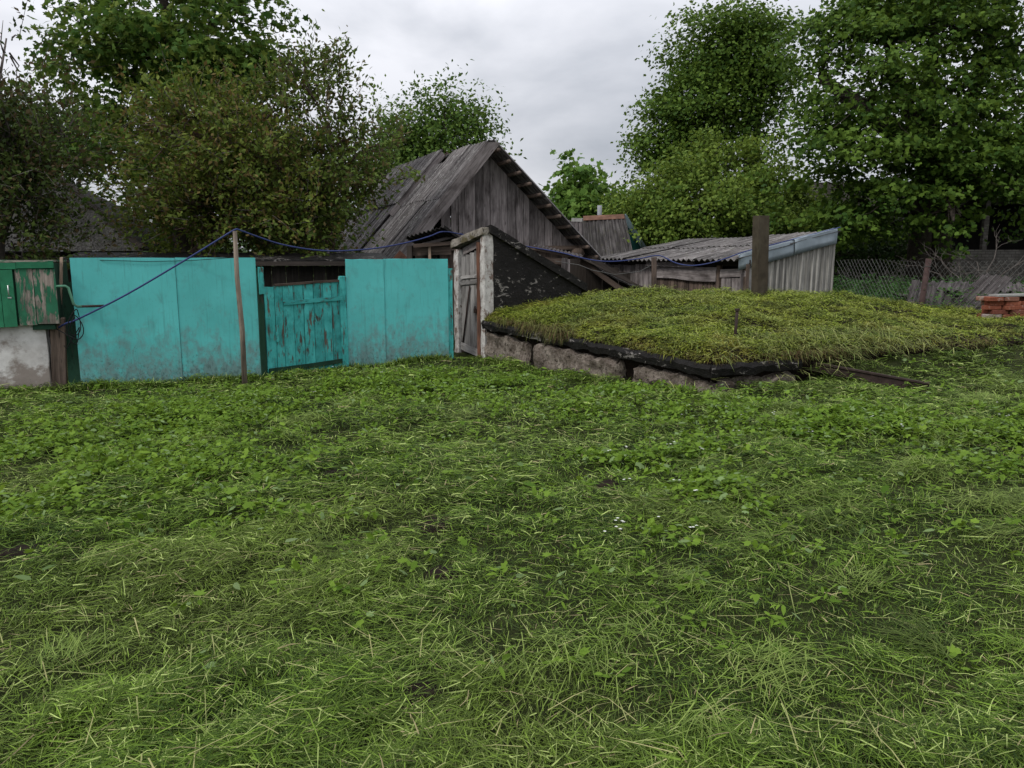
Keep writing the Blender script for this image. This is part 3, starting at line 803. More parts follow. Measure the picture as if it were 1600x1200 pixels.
plank('barge_board', barn_p(-runL - .05, 0, -.10) - rr_ * .02, barn_p(.0, 0, -.02) - rr_ * .02, .25, .03, -rr_, M['wood_grey'], barn, tp=(.12, -.12))
plank('barge_board', barn_p(-1.35, 2.95, .12), barn_p(-.02, 2.95, .14), .17, .03, -rr_, M['wood_grey'], barn)
plank('barge_board', barn_p(1.0, 2.95, .10), barn_p(.02, 2.95, .12), .15, .03, -rr_, M['wood_brown'], barn)
plank('barge_end', barn_p(-runL - .07, -.035, -.12), barn_p(-runL + .26, -.035, -.12), .26, .012, -rr_, M['wood_red'], barn)
for k in range(11):         # round battens under the right slope, ends showing at the gable
    s = runR * (k + .6) / 11
    p0 = barn_p(s, -.05) - nR * .045; p1 = barn_p(s, 6.3) - nR * .045
    MB().tube([p0, p0.lerp(p1, .5), p1], [.042, .045, .04], 7).build('batten', M['wood_brown'], barn, True)
for k in range(8):
    s = -runL * (k + .6) / 8
    p0 = barn_p(s, .02) - nL * .045; p1 = barn_p(s, 6.3) - nL * .045
    MB().tube([p0, p1], .04, 6).build('batten', M['wood_brown'], barn, True)
for r_ in (.62, 2.2, 4.0, 6.2):
    for sgn in (-1, 1):
        run = runL if sgn < 0 else runR
        plank('rafter', barn_p(sgn * (run - .1), r_) - (nL if sgn < 0 else nR) * .14, barn_p(0, r_) - (nL if sgn < 0 else nR) * .14, .06, .10, nL if sgn < 0 else nR, M['wood_dark'], barn)
GB = 1.78; s = -.98; gi = 0; gws = [.22, .17, .15, .24, .19, .16, .26, .15, .21, .18, .14, .23, .17, .2, .16, .19, .22, .16]
while s < 2.20:
    w_ = gws[gi % 18]; gi += 1
    s2 = min(s + w_, 2.30); c = (s + s2) / 2
    def top(q): return AP.z - abs(q) * (aL if q < 0 else aR) - .10
    p = AP + gg * c + rr_ * (.52 + rnd.uniform(-.012, .008)); p.z = GB - rnd.uniform(0, .05)
    zt_ = top(c); wl = s2 - s - rnd.choice((.006, .01, .018, .008))
    # plank local x runs along -gg for a normal of -rr_
    q1 = p.copy(); q1.z = zt_
    xdir = (-rr_).cross(Z); sg = 1 if xdir.dot(gg) > 0 else -1
    zl = top(c - sg * wl / 2) - zt_; zr = top(c + sg * wl / 2) - zt_
    plank('gable_board', p, q1, wl, .022, -rr_, M['wood_grey'], barn, tp=(zl, zr), jit=.005); s = s2
plank('tie_beam', AP + gg * -1.0 + rr_ * .42 + Z * (1.76 - AP.z), AP + gg * 2.32 + rr_ * .42 + Z * (1.80 - AP.z), .09, .12, -rr_, M['wood_brown'], barn)
p0 = AP + gg * 2.22 + rr_ * .18; p0.z = 1.67; MB().tube([p0, p0 + rr_ * 6.0], .115, 10).build('wall_log', M['wood_brown'], barn, True)
p0 = AP + gg * -1.95 + rr_ * .5; p0.z = 1.42; MB().tube([p0, p0 + rr_ * 6.0], .11, 10).build('wall_log', M['wood_brown'], barn, True)
s = -1.0
while s < 2.15:
    w_ = rnd.uniform(.16, .24); p = AP + gg * (s + w_ / 2) + rr_ * .58; p.z = 0
    plank('wall_board', p, p + Z * 1.78, w_ - .006, .022, -rr_, M['wood_brown'], barn); s += w_
for r_ in np.arange(.7, 6.3, .24):        # side walls under the eaves
    for sd2, ss, hh in ((-1, -1.9, 1.40), (1, 2.2, 1.62)):
        p = AP + gg * ss + rr_ * float(r_); p.z = 0
        plank('wall_board', p, p + Z * hh, .232, .022, gg * sd2, M['wood_dark'], barn)
for s in np.arange(-1.8, 2.2, .25):
    p = AP + gg * float(s) + rr_ * 6.25; p.z = 0; hgt = AP.z - abs(float(s)) * (aL if s < 0 else aR) - .25
    plank('wall_board', p, p + Z * hgt, .243, .022, rr_, M['wood_dark'], barn)
for k in range(3):
    p = AP + gg * (1.88 + .15 * k) + rr_ * .30; p.z = .3
    plank('wall_board', p, Vector((p.x, p.y, 1.56 - .02 * k)), .142, .024, -rr_, M['wood_grey'], barn)
plank('cross_board', AP + gg * .8 + rr_ * .35 + Z * (1.55 - AP.z), AP + gg * 2.0 + rr_ * .35 + Z * (1.48 - AP.z), .13, .03, -rr_, M['wood_brown'], barn)

# ------------------------------------------------------------------ porch roof beside the cellar door
po = thing('porch', 'small sagging porch with a corrugated sheet roof between barn and cellar door', 'porch', (-1.6, 13.9, 0))
e0 = at(634, 368, 13.2); e1 = at(692, 357, 13.3); eb = (e1 - e0).normalized(); dpt = (Vector((.18, .95, -.16))).normalized()
nrm = eb.cross(dpt).normalized(); nrm = nrm if nrm.z > 0 else -nrm
corr('roof_sheet', e0.lerp(e1, .5), dpt, nrm, (e1 - e0).length + .10, 1.35, M['slate_dark'], po, .075, .016, .006)
plank('beam', at(646, 384, 13.35), at(714, 379, 13.45), .06, .06, -rr_, M['wood_brown'], po)
plank('rafter', at(660, 382, 13.4), at(722, 365, 14.2), .05, .05, Z, M['wood_grey'], po)
plank('fascia_board', at(645, 392, 13.5), at(705, 390, 13.5), .17, .025, Vector((0, -1, 0)), M['wood_brown'], po)
for x_ in (655, 666, 677):
    a = at(x_, 396, 13.7); plank('wall_board', Vector((a.x, a.y, 0)), a, .14, .02, Vector((0, -1, 0)), M['wood_dark'], po)
a = at(671, 384, 13.45); plank('post', Vector((a.x, a.y, 0)), a, .045, .045, Vector((0, -1, 0)), M['wood_pale'], po)
a = at(640, 384, 13.45); plank('post', Vector((a.x, a.y, 0)), a, .09, .09, Vector((0, -1, 0)), M['wood_dark'], po)

# ------------------------------------------------------------------ lean-to slumping between barn and shed
lt = thing('lean_to', 'slumped black lean-to roof sloping down from the barn towards the shed', 'lean-to', (2.0, 15.4, 0))
q0 = at(907, 401, 15.0); q1 = at(1022, 459, 14.75); bk = Vector((.10, 2.3, .06))
mb = MB(); nl_ = 10
for k in range(nl_ + 1):
    f = k / nl_; p = q0.lerp(q1, f) + Z * (-.09 * math.sin(math.pi * f)); jz = rnd.uniform(-.02, .02)
    mb.v += [p + Z * jz, p + Z * (jz + .03), p + bk + Z * .03, p + bk]
    if k:
        a = 4 * (k - 1); b = 4 * k; mb.f += [(a + j_, b + j_, b + (j_ + 1) % 4, a + (j_ + 1) % 4) for j_ in range(4)]
mb.f += [(3, 2, 1, 0), tuple(4 * nl_ + j_ for j_ in range(4))]
mb.build('roof_felt', M['tar'], lt)
plank('rafter', at(908, 408, 15.1), at(985, 462, 14.9), .10, .09, Vector((0, -1, 0)), M['wood_brown'], lt)
plank('rafter', at(925, 404, 15.9), at(1015, 462, 15.6), .10, .09, Vector((0, -1, 0)), M['wood_dark'], lt)
plank('edge_pole', at(908, 403, 14.98), at(1020, 457, 14.72), .035, .035, Vector((0, -1, 0)), M['wood_dark'], lt)
corr('side_sheet', at(872, 393, 14.6) , Vector((.04, 1, .05)), Vector((.23, 0, 1)), .95, 1.1, M['slate_pile'], lt, .075, .014, .006)
plank('side_rail', at(836, 389, 14.7), at(906, 402.5, 14.7), .05, .05, Vector((0, -1, 0)), M['wood_brown'], lt)
for k in range(7):
    p = Vector((1.45 + .36 * k, 17.1, 0)); plank('shade_board', p, p + Z * (1.55 - .1 * k), .35, .02, Vector((0, -1, 0)), M['wood_dark'], lt)  # dark boards added to keep the hollow under the roof black
o = MB().tube([at(868, 408, 14.5), at(905, 414, 14.4), at(925, 422, 14.4), at(960, 429, 14.4), at(1000, 424, 14.4), at(1018, 414, 14.4)], .006, 5).build('loose_wire', M['wire'], None, True)
tag(o, 'loose pale wire drooping before the dark lean-to', 'wire')

# ------------------------------------------------------------------ mono-pitch shed
P0 = V2(4.14, 14.0); P1 = V2(2.0, 17.9); Q0 = V2(6.30, 15.2); Q1 = V2(4.2, 19.1)
shed = thing('shed', 'low shed with single pitch corrugated roof and pale corrugated side wall', 'shed', P0)
se = (P1 - P0).normalized(); sl = (P1 - P0).length; sn = Vector((-se.y, se.x, 0)); sn = sn if sn.x < 0 else -sn     # outward from the low front wall
hz0, hz1 = 2.02, 1.93
for c in range(4):
    f = (c + .5) / 4
    a = P0.lerp(P1, f) + Z * 1.545; b = Q0.lerp(Q1, f) + Z * (hz0 + (hz1 - hz0) * f)
    up = (b - a); L = up.length; up.normalize(); nr = up.cross(se).normalized(); nr = nr if nr.z > 0 else -nr
    sag = -.03 * math.sin(math.pi * f)
    corr('roof_sheet', a - up * .12 + nr * (.02 + .014 * (c % 2) + sag) + up * rnd.uniform(-.04, .04), up + se * rnd.uniform(-.01, .01), nr, 1.16, 1.45, M['slate_shed'], shed)
    corr('roof_sheet', a + up * 1.22 + nr * (.045 + .014 * (c % 2) + sag), up + se * rnd.uniform(-.01, .01), nr, 1.16, L - 1.10, M['slate_shed'], shed)
    plank('purlin', P0.lerp(P1, .02) + (b - a) * (.05 + .3 * c) + Z * 1.47, P1 + (b - a) * (.05 + .3 * c) + Z * 1.47, .06, .08, Z, M['wood_dark'], shed)
FW = P0 - sn * .16
def wallp(s, z, d=0): return FW + se * s + sn * d + Z * z
s = .06
for w_ in (.15, .14, .17, .12):
    plank('door_board', wallp(s + w_ / 2, .2, .02), wallp(s + w_ / 2, 1.20, .02), w_ - .01, .022, sn, M['wood_grey'], shed); s += w_
plank('post', wallp(.70, .1, .03), wallp(.70, 1.42, .03), .09, .07, sn, M['wood_brown'], shed)
plank('post', wallp(.02, .1, .02), wallp(.02, 1.45, .02), .09, .07, sn, M['wood_brown'], shed)
plank('lintel_board', wallp(.0, 1.30, .04), wallp(.75, 1.27, .04), .15, .03, sn, M['wood_grey'], shed)
plank('slab_board', wallp(.72, 1.25, .05), wallp(2.62, 1.29, .05), .27, .05, sn, M['wood_grey'], shed, jit=.02)
s = .76
while s < 2.55:
    w_ = rnd.uniform(.08, .14); plank('wall_board', wallp(s + w_ / 2, .2), wallp(s + w_ / 2, 1.18), w_ - .012, .03, sn, M['wood_brown'], shed); s += w_
while s < 4.40:
    w_ = rnd.uniform(.14, .19); plank('wall_board', wallp(s + w_ / 2, .2), wallp(s + w_ / 2, 1.42 + rnd.uniform(-.02, .02)), w_ - .008, .03, sn, M['wood_grey'], shed); s += w_
plank('beam', wallp(1.3, 1.43, .12), wallp(2.75, 1.45, .12), .10, .06, sn, M['wood_grey'], shed)
plank('top_board', wallp(-.02, 1.47, -.03), wallp(4.42, 1.47, -.03), .12, .03, sn, M['wood_dark'], shed)
plank('propped_plank', wallp(.70, .93, .12), wallp(2.55, .70, .14), .055, .03, sn, M['wood_grey'], shed)
plank('propped_plank', wallp(.75, .80, .16), wallp(2.52, .66, .17), .05, .03, sn, M['wood_grey'], shed)
te = (Q0 - P0).normalized(); tn = Vector((te.y, -te.x, 0)); tl = (Q0 - P0).length
def side(t, z, d=0): return P0 + te * t - se * -.05 + tn * d + Z * z
rl = lambda t: 1.55 + (hz0 - 1.55) * t / tl
plank('side_board', side(.13, .1, -.01), side(.13, 1.42, -.01), .17, .02, tn, M['wood_grey'], shed)
plank('side_board', side(.27, .1, -.01), side(.27, 1.45, -.01), .12, .02, tn, M['lime'], shed)
for i, t in enumerate((.88, 1.95)):
    corr('side_sheet', side(t, .05, -.02 + .012 * i), Z, tn, 1.10, rl(t - .5) - .03, M['slate_light'], shed, .15, .032)
def flash(t0, t1, dz, d, drop):
    mb = MB(); k = 10
    for i in range(k + 1):
        t = t0 + (t1 - t0) * i / k; zt_ = rl(t) + .075 + dz
        for j_, (dd, zz) in enumerate(((-.10, .012), (0, 0), (.002, -drop * .33), (.004, -drop * .66), (0, -drop))):
            p = side(t, zt_ + zz, d + dd); ns_ = mnoise.noise(p * 4.3) * .022 + mnoise.noise(p * 11) * .008
            mb.v.append(p + tn * ns_ + Z * (ns_ * .4))
        if i:
            for j_ in range(4): a = 5 * (i - 1) + j_; mb.f.append((a, a + 5, a + 6, a + 1))
    o = mb.build('flashing', M['metal'], shed, True); o.data.set_sharp_from_angle(angle=math.radians(30)); m = o.modifiers.new('s', 'SOLIDIFY'); m.thickness = .003
flash(-.07, 1.40, 0, .045, .27); flash(1.32, 2.50, .025, .062, .28)
# back and far walls so that the shed is closed
MB().prism([Q0 + se * .14 - te * .06, Q1 - te * .06, Q1 - te * .06 + Z * (hz1 - .12), Q0 + se * .14 - te * .06 + Z * (hz0 - .12)], -te * .03).build('back_wall', M['wood_dark'], shed)
MB().prism([P1 - sn * .1, Q1, Q1 + Z * (hz1 - .14), P1 - sn * .1 + Z * 1.40], -se * .03).build('far_wall', M['wood_dark'], shed)

hp0 = at(1021, 470, 14.45); hp0.z = .55; hp1 = at(1022, 402, 14.45)
o = MB().tube([hp0, hp0.lerp(hp1, .5) + Vector((.008, 0, 0)), hp1], [.055, .05, .05], 8).build('wooden_post', M['wood_brown'], None, True, origin=hp0)
tag(o, 'short rough wooden post before the shed eave with the blue hose on its top', 'post')

# ------------------------------------------------------------------ blue hose: well - pole - porch - shed roof
hp = [at(92, 512, 9.42), at(104, 505, 9.38), at(122, 498.5, 9.36), at(200, 459, 9.5), at(290, 406, 9.75), at(350, 369, 9.92), at(367, 359.2, 9.92), at(374, 359.5, 9.96),
      at(400, 369, 10.2), at(440, 382, 10.6), at(490, 390.5, 11.1), at(535, 392, 11.6), at(590, 387.5, 12.3), at(640, 378, 12.9), at(672, 369, 13.1), at(692, 362, 13.2),
      at(720, 366, 13.9), at(780, 378, 14.4), at(840, 388, 14.55), at(880, 395.5, 14.5), at(905, 402, 14.4), at(930, 407, 14.4), at(960, 408.5, 14.4), at(1000, 404, 14.42), at(1022, 399.5, 14.43),
      at(1036, 401, 14.4), at(1056, 411, 14.2), at(1080, 415, 14.0), at(1108, 411.5, 13.8), at(1135, 403.5, 13.75)]
for t in (.05, .6, 1.2, 1.8, 2.4, 2.62): hp.append(side(t, rl(t) + .105, .02))
o = MB()
def crom(P, m=4):
    out = []
    for i in range(len(P) - 1):
        a, b, c, d = P[max(i - 1, 0)], P[i], P[i + 1], P[min(i + 2, len(P) - 1)]
        for k in range(m):
            t = k / m; out.append(.5 * ((2 * b) + (c - a) * t + (2 * a - 5 * b + 4 * c - d) * t * t + (3 * b - a - 3 * c + d) * t ** 3))
    return out + [P[-1]]
o = o.tube(crom(hp), .0115, 7).build('garden_hose', M['hose'], None, True)
tag(o, 'long blue hose strung from the well over pole and post to the shed roof', 'hose')

# ------------------------------------------------------------------ far small house with teal gable
h2 = thing('small_house', 'small house with streaked corrugated roof, rusty ridge and dark teal gable', 'house', (2.9, 23.6, 0))
ra = at(911, 341, 24.2); rb = at(975, 338, 24.0); ea = at(916, 418, 22.6); eb_ = at(992, 412, 22.4); br_ = at(1014, 394, 24.6)
nsh = 3
for i in range(nsh):
    f = (i + .5) / nsh; a = ea.lerp(eb_, f); b = ra.lerp(rb, f); up = (b - a)
    nr = (rb - ra).cross(up).normalized(); nr = nr if nr.z > 0 else -nr
    corr('roof_sheet', a + nr * .008 * i, up, nr, (eb_ - ea).length / nsh * 1.02, up.length, M['slate_dark'], h2, .13, .02)
mb = MB(); fwd = (ea - ra).normalized()
mb.prism([ra + Z * .05, rb + Z * .05, rb + fwd * .20 + Z * .06, ra + fwd * .20 + Z * .06], Vector((0, .01, .02))).build('ridge_cap', M['rust_roof'], h2)
MB().prism([rb + Vector((.02, .05, -.02)), eb_ + Vector((.0, .1, -.05)), Vector((eb_.x, eb_.y + .1, 0)), Vector((br_.x - .1, br_.y, 0)), br_ + Vector((-.06, 0, 0))], Vector((-.05, .05, 0))).build('gable_wall', M['teal_gable'], h2)
plank('barge_board', br_ + Z * -.12, rb + Z * .02, .18, .03, Vector((.5, -.85, 0)), M['barge_blue'], h2)
bkr = Vector((.3, 1.8, -1.3))
MB().prism([ra, rb, br_, br_ - (rb - ra)], Vector((0, .02, .03))).build('back_roof', M['slate_dark'], h2)
MB().box((ea.x * .5 + eb_.x * .5, 23.2, 0), Vector((1, 0, 0)), Vector((0, 1, 0)), (1.6, 1.0, 1.3)).build('wall', M['wood_dark'], h2)
fl0 = at(937, 338, 24.4); MB().tube([fl0 - Z * .3, at(937, 321, 24.4)], .075, 10).build('flue', M['flue'], h2, True)
h3 = thing('low_roof_building', 'grey sheet roof just showing between the barn eave and the rusty ridge', 'outbuilding', (2.0, 25.0, 0))
a = at(893, 344, 25.5); b = at(914, 344, 25.5)
corr('roof_sheet', at(903, 412, 24.0), at(903, 346, 25.5) - at(903, 412, 24.0), Vector((0, -.6, .8)), 1.0, 2.05, M['slate_pile'], h3, .13, .02)
plank('ridge_board', a, b, .12, .05, Vector((0, -1, .3)), M['lime'], h3)
MB().box((2.05, 24.9, 0), Vector((1, 0, 0)), Vector((0, 1, 0)), (.9, .8, 1.5)).build('wall', M['wood_dark'], h3)

# ------------------------------------------------------------------ dark cottage and woodshed behind the teal fence
ck = thing('old_cottage', 'dark old cottage roof half hidden by twiggy branches above the well', 'cottage', (-10, 17, 0))
ca, cb = at(-160, 262, 18.6), at(92, 280, 18.6); cc_, cd = at(-190, 392, 16.6), at(222, 392, 16.9)
mb = MB(); mb.prism([cc_, cd, cb, ca], Vector((0, .03, .05))); mb.build('roof', M['roof_old'], ck)
MB().prism([cd, cd + Vector((-.2, 4.0, 0)), cb + Vector((.0, .2, 0)), cb], Vector((0, 0, .05))).build('roof_hip', M['roof_old'], ck)
plank('hip_board', cd + Z * .06, cb + Z * .06, .12, .03, Vector((.3, -.6, .7)), M['wood_dark'], ck)
for k in range(7):
    z_ = .15 + .24 * k; MB().tube([Vector((cc_.x, 17.2, z_)), Vector((cd.x - .35, 17.4, z_))], .125, 8).build('wall_log', M['wood_dark'], ck, True)
MB().prism([Vector((cd.x - .36, 17.5, 0)), Vector((cd.x - .36, 20.5, 0)), Vector((cd.x - .36, 20.5, 1.7)), Vector((cd.x - .36, 17.5, 1.7))], Vector((-.1, 0, 0))).build('end_wall', M['wood_dark'], ck)

wsd = thing('woodshed', 'low black woodshed of dark boards seen over the teal gate', 'woodshed', (-3.9, 13.0, 0))
wa, wb = Vector((-7.0, 12.1, 0)), Vector((-2.15, 13.5, 0)); wd_ = (wb - wa).normalized(); wnn = Vector((wd_.y, -wd_.x, 0)); wl_ = (wb - wa).length; s = 0
while s < wl_:
    w_ = rnd.uniform(.16, .24); p = wa + wd_ * (s + w_ / 2); plank('wall_board', p, p + Z * 1.42, w_ - .006, .02, wnn, M['wood_dark'], wsd); s += w_
MB().prism([wa + wnn * .35 + Z * 1.50, wb + wnn * .35 + Z * 1.50, wb - wnn * 1.1 + Z * 1.62, wa - wnn * 1.1 + Z * 1.62], Z * .035).build('roof_felt', M['tar'], wsd)
plank('eave_board', wa + wnn * .34 + Z * 1.47, wb + wnn * .34 + Z * 1.47, .07, .03, wnn, M['wood_dark'], wsd)

# ------------------------------------------------------------------ brick building behind the maples
bb = thing('brick_building', 'derelict pale brick building with dark open bays behind the big maple', 'building', (16, 27, 0))
def bwall(x0, x1, y0, y1, z0, z1, name='wall', mat='bwall'):
    return MB().hexa([Vector(q) for q in ((x0, y0, z0), (x1, y0, z0), (x1, y1, z0), (x0, y1, z0), (x0, y0, z1), (x1, y0, z1), (x1, y1, z1), (x0, y1, z1))]).build(name, M[mat], bb, origin=(x0, y0, z0))
bwall(9.4, 14.2, 27, 27.3, 0, 4.12); bwall(14.2, 27, 27.0, 27.3, 0, 1.85, 'parapet_wall')
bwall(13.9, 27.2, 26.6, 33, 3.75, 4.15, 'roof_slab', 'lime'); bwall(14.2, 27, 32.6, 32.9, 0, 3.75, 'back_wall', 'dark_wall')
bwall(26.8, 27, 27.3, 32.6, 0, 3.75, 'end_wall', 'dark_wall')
bwall(10.5, 11.6, 26.93, 26.998, 3.15, 3.5, 'lintel', 'lime')
for x_ in (14.6, 16.3, 18.0, 20.0, 22.5): bwall(x_, x_ + .16, 27.04, 27.2, 1.852, 3.748, 'column', 'bwall')

# ------------------------------------------------------------------ chain link fence, slate sheets, bricks
fp = [Vector((6.27, 15.0, 0)), Vector((6.93, 13.05, 0)), Vector((8.35, 11.95, 0)), Vector((10.6, 10.7, 0))]
cum = [0]
for a, b in zip(fp, fp[1:]): cum.append(cum[-1] + (b - a).length)
def fpath(s):
    s = min(max(s, 0), cum[-1] - 1e-4)
    for i in range(3):
        if s <= cum[i + 1]: return fp[i].lerp(fp[i + 1], (s - cum[i]) / (cum[i + 1] - cum[i]))
cf = thing('chain_link_fence', 'chain link fence on rusty pipe posts running right from the shed', 'fence', fp[0])
mb = MB(); cell = .088; z0, z1 = .15, 1.52; hgt = z1 - z0; kx = .75
nn_ = int((cum[-1] + hgt * kx) / cell)
for i in range(-int(hgt * kx / cell) - 1, nn_):
    for dr_ in (1, -1):
        s0 = i * cell if dr_ > 0 else i * cell + hgt * kx
        pts = []
        for k in range(9):
            f = k / 8; s_ = s0 + dr_ * f * hgt * kx
            if 0 <= s_ <= cum[-1]:
                q_ = fpath(s_); pts.append(q_ + Z * (z0 + hgt * f + .02 * math.sin(s_ * 2.1)) + Vector((.012 * math.sin(s_ * 9 + dr_), .012 * math.cos(s_ * 7), 0)) + Vector((.004 * dr_, .004 * dr_, 0)))
        if len(pts) > 1: mb.tube(pts, .0025, 3, False)
mb.build('wire_mesh', M['wire'], cf)
for i, (s_, lean) in enumerate(((cum[1], .06), (cum[2] + .9, -.02))):
    q_ = fpath(s_); MB().tube([q_ - Z * .1 - Vector((lean, 0, 0)), q_ + Z * 1.55 + Vector((lean, 0, 0))], .048, 12).build('post', M['rust_post'], cf, True)
for z_ in (.80, 1.42):
    q_ = fpath(cum[1]); lean = -.06 + .12 * (z_ + .1) / 1.65
    MB().tube([q_ + Vector((lean, 0, z_)) + Vector((.053 * math.cos(a), .053 * math.sin(a), .004 * math.sin(2 * a))) for a in np.linspace(0, 2 * math.pi, 13)], .004, 4).build('tie_wire', M['wire'], cf, True)

def slate(label, c, zdir, nrm, wdt, ln, mat=M['slate_pile']):
    o = corr('corrugated_sheet', c, zdir, nrm, wdt, ln, mat); return tag(o, label, 'roof sheet', 'loose corrugated sheets behind the chain link fence')
slate('corrugated sheet lying flat on the pile with its end jutting out past the pipe post', at(1462, 455, 13.7), Vector((.62, 1.0, .12)), Vector((-.14, -.2, 1)), .95, 1.3)
slate('corrugated sheet lying flat in the middle of the pile behind the chain link', at(1530, 458, 13.5), Vector((.62, 1.0, .12)), Vector((-.1, -.2, 1)), 1.0, 1.3)
slate('corrugated sheet lying flat above the brick stack', at(1605, 458, 13.2), Vector((.62, 1.0, .11)), Vector((-.06, -.2, 1)), 1.0, 1.3)
slate('corrugated sheet leaning low against the pile, its waves running up behind the pipe post', at(1464, 505, 13.25) , Vector((.28, .38, .46)), Vector((.1, -.75, .6)), 1.15, .75)
slate('corrugated sheet tilted steeply on its edge beside the bricks', at(1500, 492, 12.9), Vector((.62, .25, .52)), Vector((-.55, -.35, .8)), .55, 1.05)
mb = MB(); zz = .2
pl_ = thing('slate_stack', 'dark stack of old sheets supporting the loose corrugated sheets', 'stack', (7.9, 14.4, .1))
for k in range(9):
    corr('sheet', Vector((8.1 + rnd.uniform(-.06, .06), 13.9 + rnd.uniform(-.05, .05), .12 + .09 * k)), Vector((.3, 1, 0)), Z, 1.8, 1.3, M['slate_dark'], pl_)

bs = thing('brick_stack', 'rough stack of reused orange bricks at the end of the mound', 'bricks', (7.7, 11.9, .3))
def brick_me():
    mb = MB(); mb.box(Vector((0, 0, 0)), Vector((1, 0, 0)), Vector((0, 1, 0)), (.25, .12, .064))
    me = bpy.data.meshes.new('brick'); me.from_pydata(mb.v, [], mb.f)
    import bmesh
    bm = bmesh.new(); bm.from_mesh(me); bmesh.ops.bevel(bm, geom=list(bm.edges), offset=.006, segments=1, affect='EDGES'); bm.to_mesh(me); bm.free()
    me.materials.append(M['brick']); return me
bme = brick_me(); bd = Vector((.93, .12, 0)).normalized()
for cz in range(11):
    x = -.02 * cz * 0 + rnd.uniform(-.05, .05)
    for row in range(2):
        x = rnd.uniform(-.04, .06) + (.08 if cz % 2 else 0)
        while x < 1.9:
            if rnd.random() < .25: ln, rot = .13, math.pi / 2
            else: ln, rot = .26, 0
            if not (cz > 7 and rnd.random() < .12):
                c = Vector((7.28, 11.86, .24)) + bd * (x + ln / 2) + Vector((-bd.y, bd.x, 0)) * (.135 * row + rnd.uniform(-.03, .03)) + Z * (.0665 * cz)
                if not (rot and row):
                    link('brick', bme, bs, Matrix.Translation(c) @ Matrix.Rotation(math.atan2(bd.y, bd.x) + rot + rnd.uniform(-.10, .10), 4, 'Z') @ Matrix.Rotation(rnd.uniform(-.02, .02), 4, 'X'))
            x += ln + rnd.uniform(.002, .02)
o = plank('pale_board', Vector((7.42, 11.9, .99)), Vector((8.9, 12.1, 1.0)), .22, .03, Z, M['lime'], None)
tag(o, 'pale board laid flat on top of the orange bricks', 'board')

# ------------------------------------------------------------------ foliage
def tmpl_oval(wd=.55):
    v = np.array([[0, 0, 0], [-wd / 2, .45, .06], [0, .5, 0], [wd / 2, .45, .06], [0, 1, -.05]], float)
    return v, np.array([[0, 2, 1], [0, 3, 2], [1, 2, 4], [2, 3, 4]])
def tmpl_leaf(wd=.55):
    P = [(0, 0), (-.44 * wd, .22), (-.42 * wd, .6), (0, 1), (.42 * wd, .6), (.44 * wd, .22)]
    v = [(x, y, .14 * abs(x) - .12 * y * y) for x, y in P] + [(0, .4, -.03)]
    return np.array(v, float), np.array([[6, (i + 1) % 6, i] for i in range(6)])
def tmpl_diamond(wd=.5):
    v = np.array([[0, 0, 0], [-wd / 2, .45, .05], [wd / 2, .45, .05], [0, 1, -.04]], float)
    return v, np.array([[0, 2, 1], [1, 2, 3]])
def tmpl_maple():
    P = [(0, 0), (-.22, .12), (-.55, .10), (-.40, .36), (-.58, .66), (-.22, .62), (0, 1.05), (.22, .62), (.58, .66), (.40, .36), (.55, .10), (.22, .12)]
    v = [(0, .38, .03)] + [(x, y, -.05 * abs(x) * 2 - .04 * y) for x, y in P]; n_ = len(P)
    return np.array(v, float), np.array([[0, 1 + (i + 1) % n_, 1 + i] for i in range(n_)])
def tmpl_lobed():
    P = [(0, 0), (-.5, .2), (-.5, .65), (-.18, .62), (0, 1), (.18, .62), (.5, .65), (.5, .2)]
    v = [(x, y, -.08 * abs(x)) for x, y in P]
    return np.array(v, float), np.array([[0, 3, 1], [1, 3, 2], [0, 5, 3], [3, 5, 4], [0, 7, 5], [5, 7, 6]])
def unit(a): return a / np.maximum(np.linalg.norm(a, axis=-1, keepdims=True), 1e-9)
def scatter(tm, C, U, N, S, col):
    """place a leaf at each C, stem direction U, normal N, length S"""
    tv, tf = tm; U = unit(U); N = unit(N - U * (N * U).sum(-1, keepdims=True)); W_ = np.cross(U, N)
    V = C[:, None] + S[:, None, None] * (tv[None, :, 0:1] * W_[:, None] + tv[None, :, 1:2] * U[:, None] + tv[None, :, 2:3] * N[:, None])
    T = tf[None] + (np.arange(len(C)) * len(tv))[:, None, None]
    return V.reshape(-1, 3), T.reshape(-1, 3), np.repeat(col, len(tv), 0)
def lerp(a, b, t): return np.asarray(a)[None] * (1 - t[:, None]) + np.asarray(b)[None] * t[:, None]

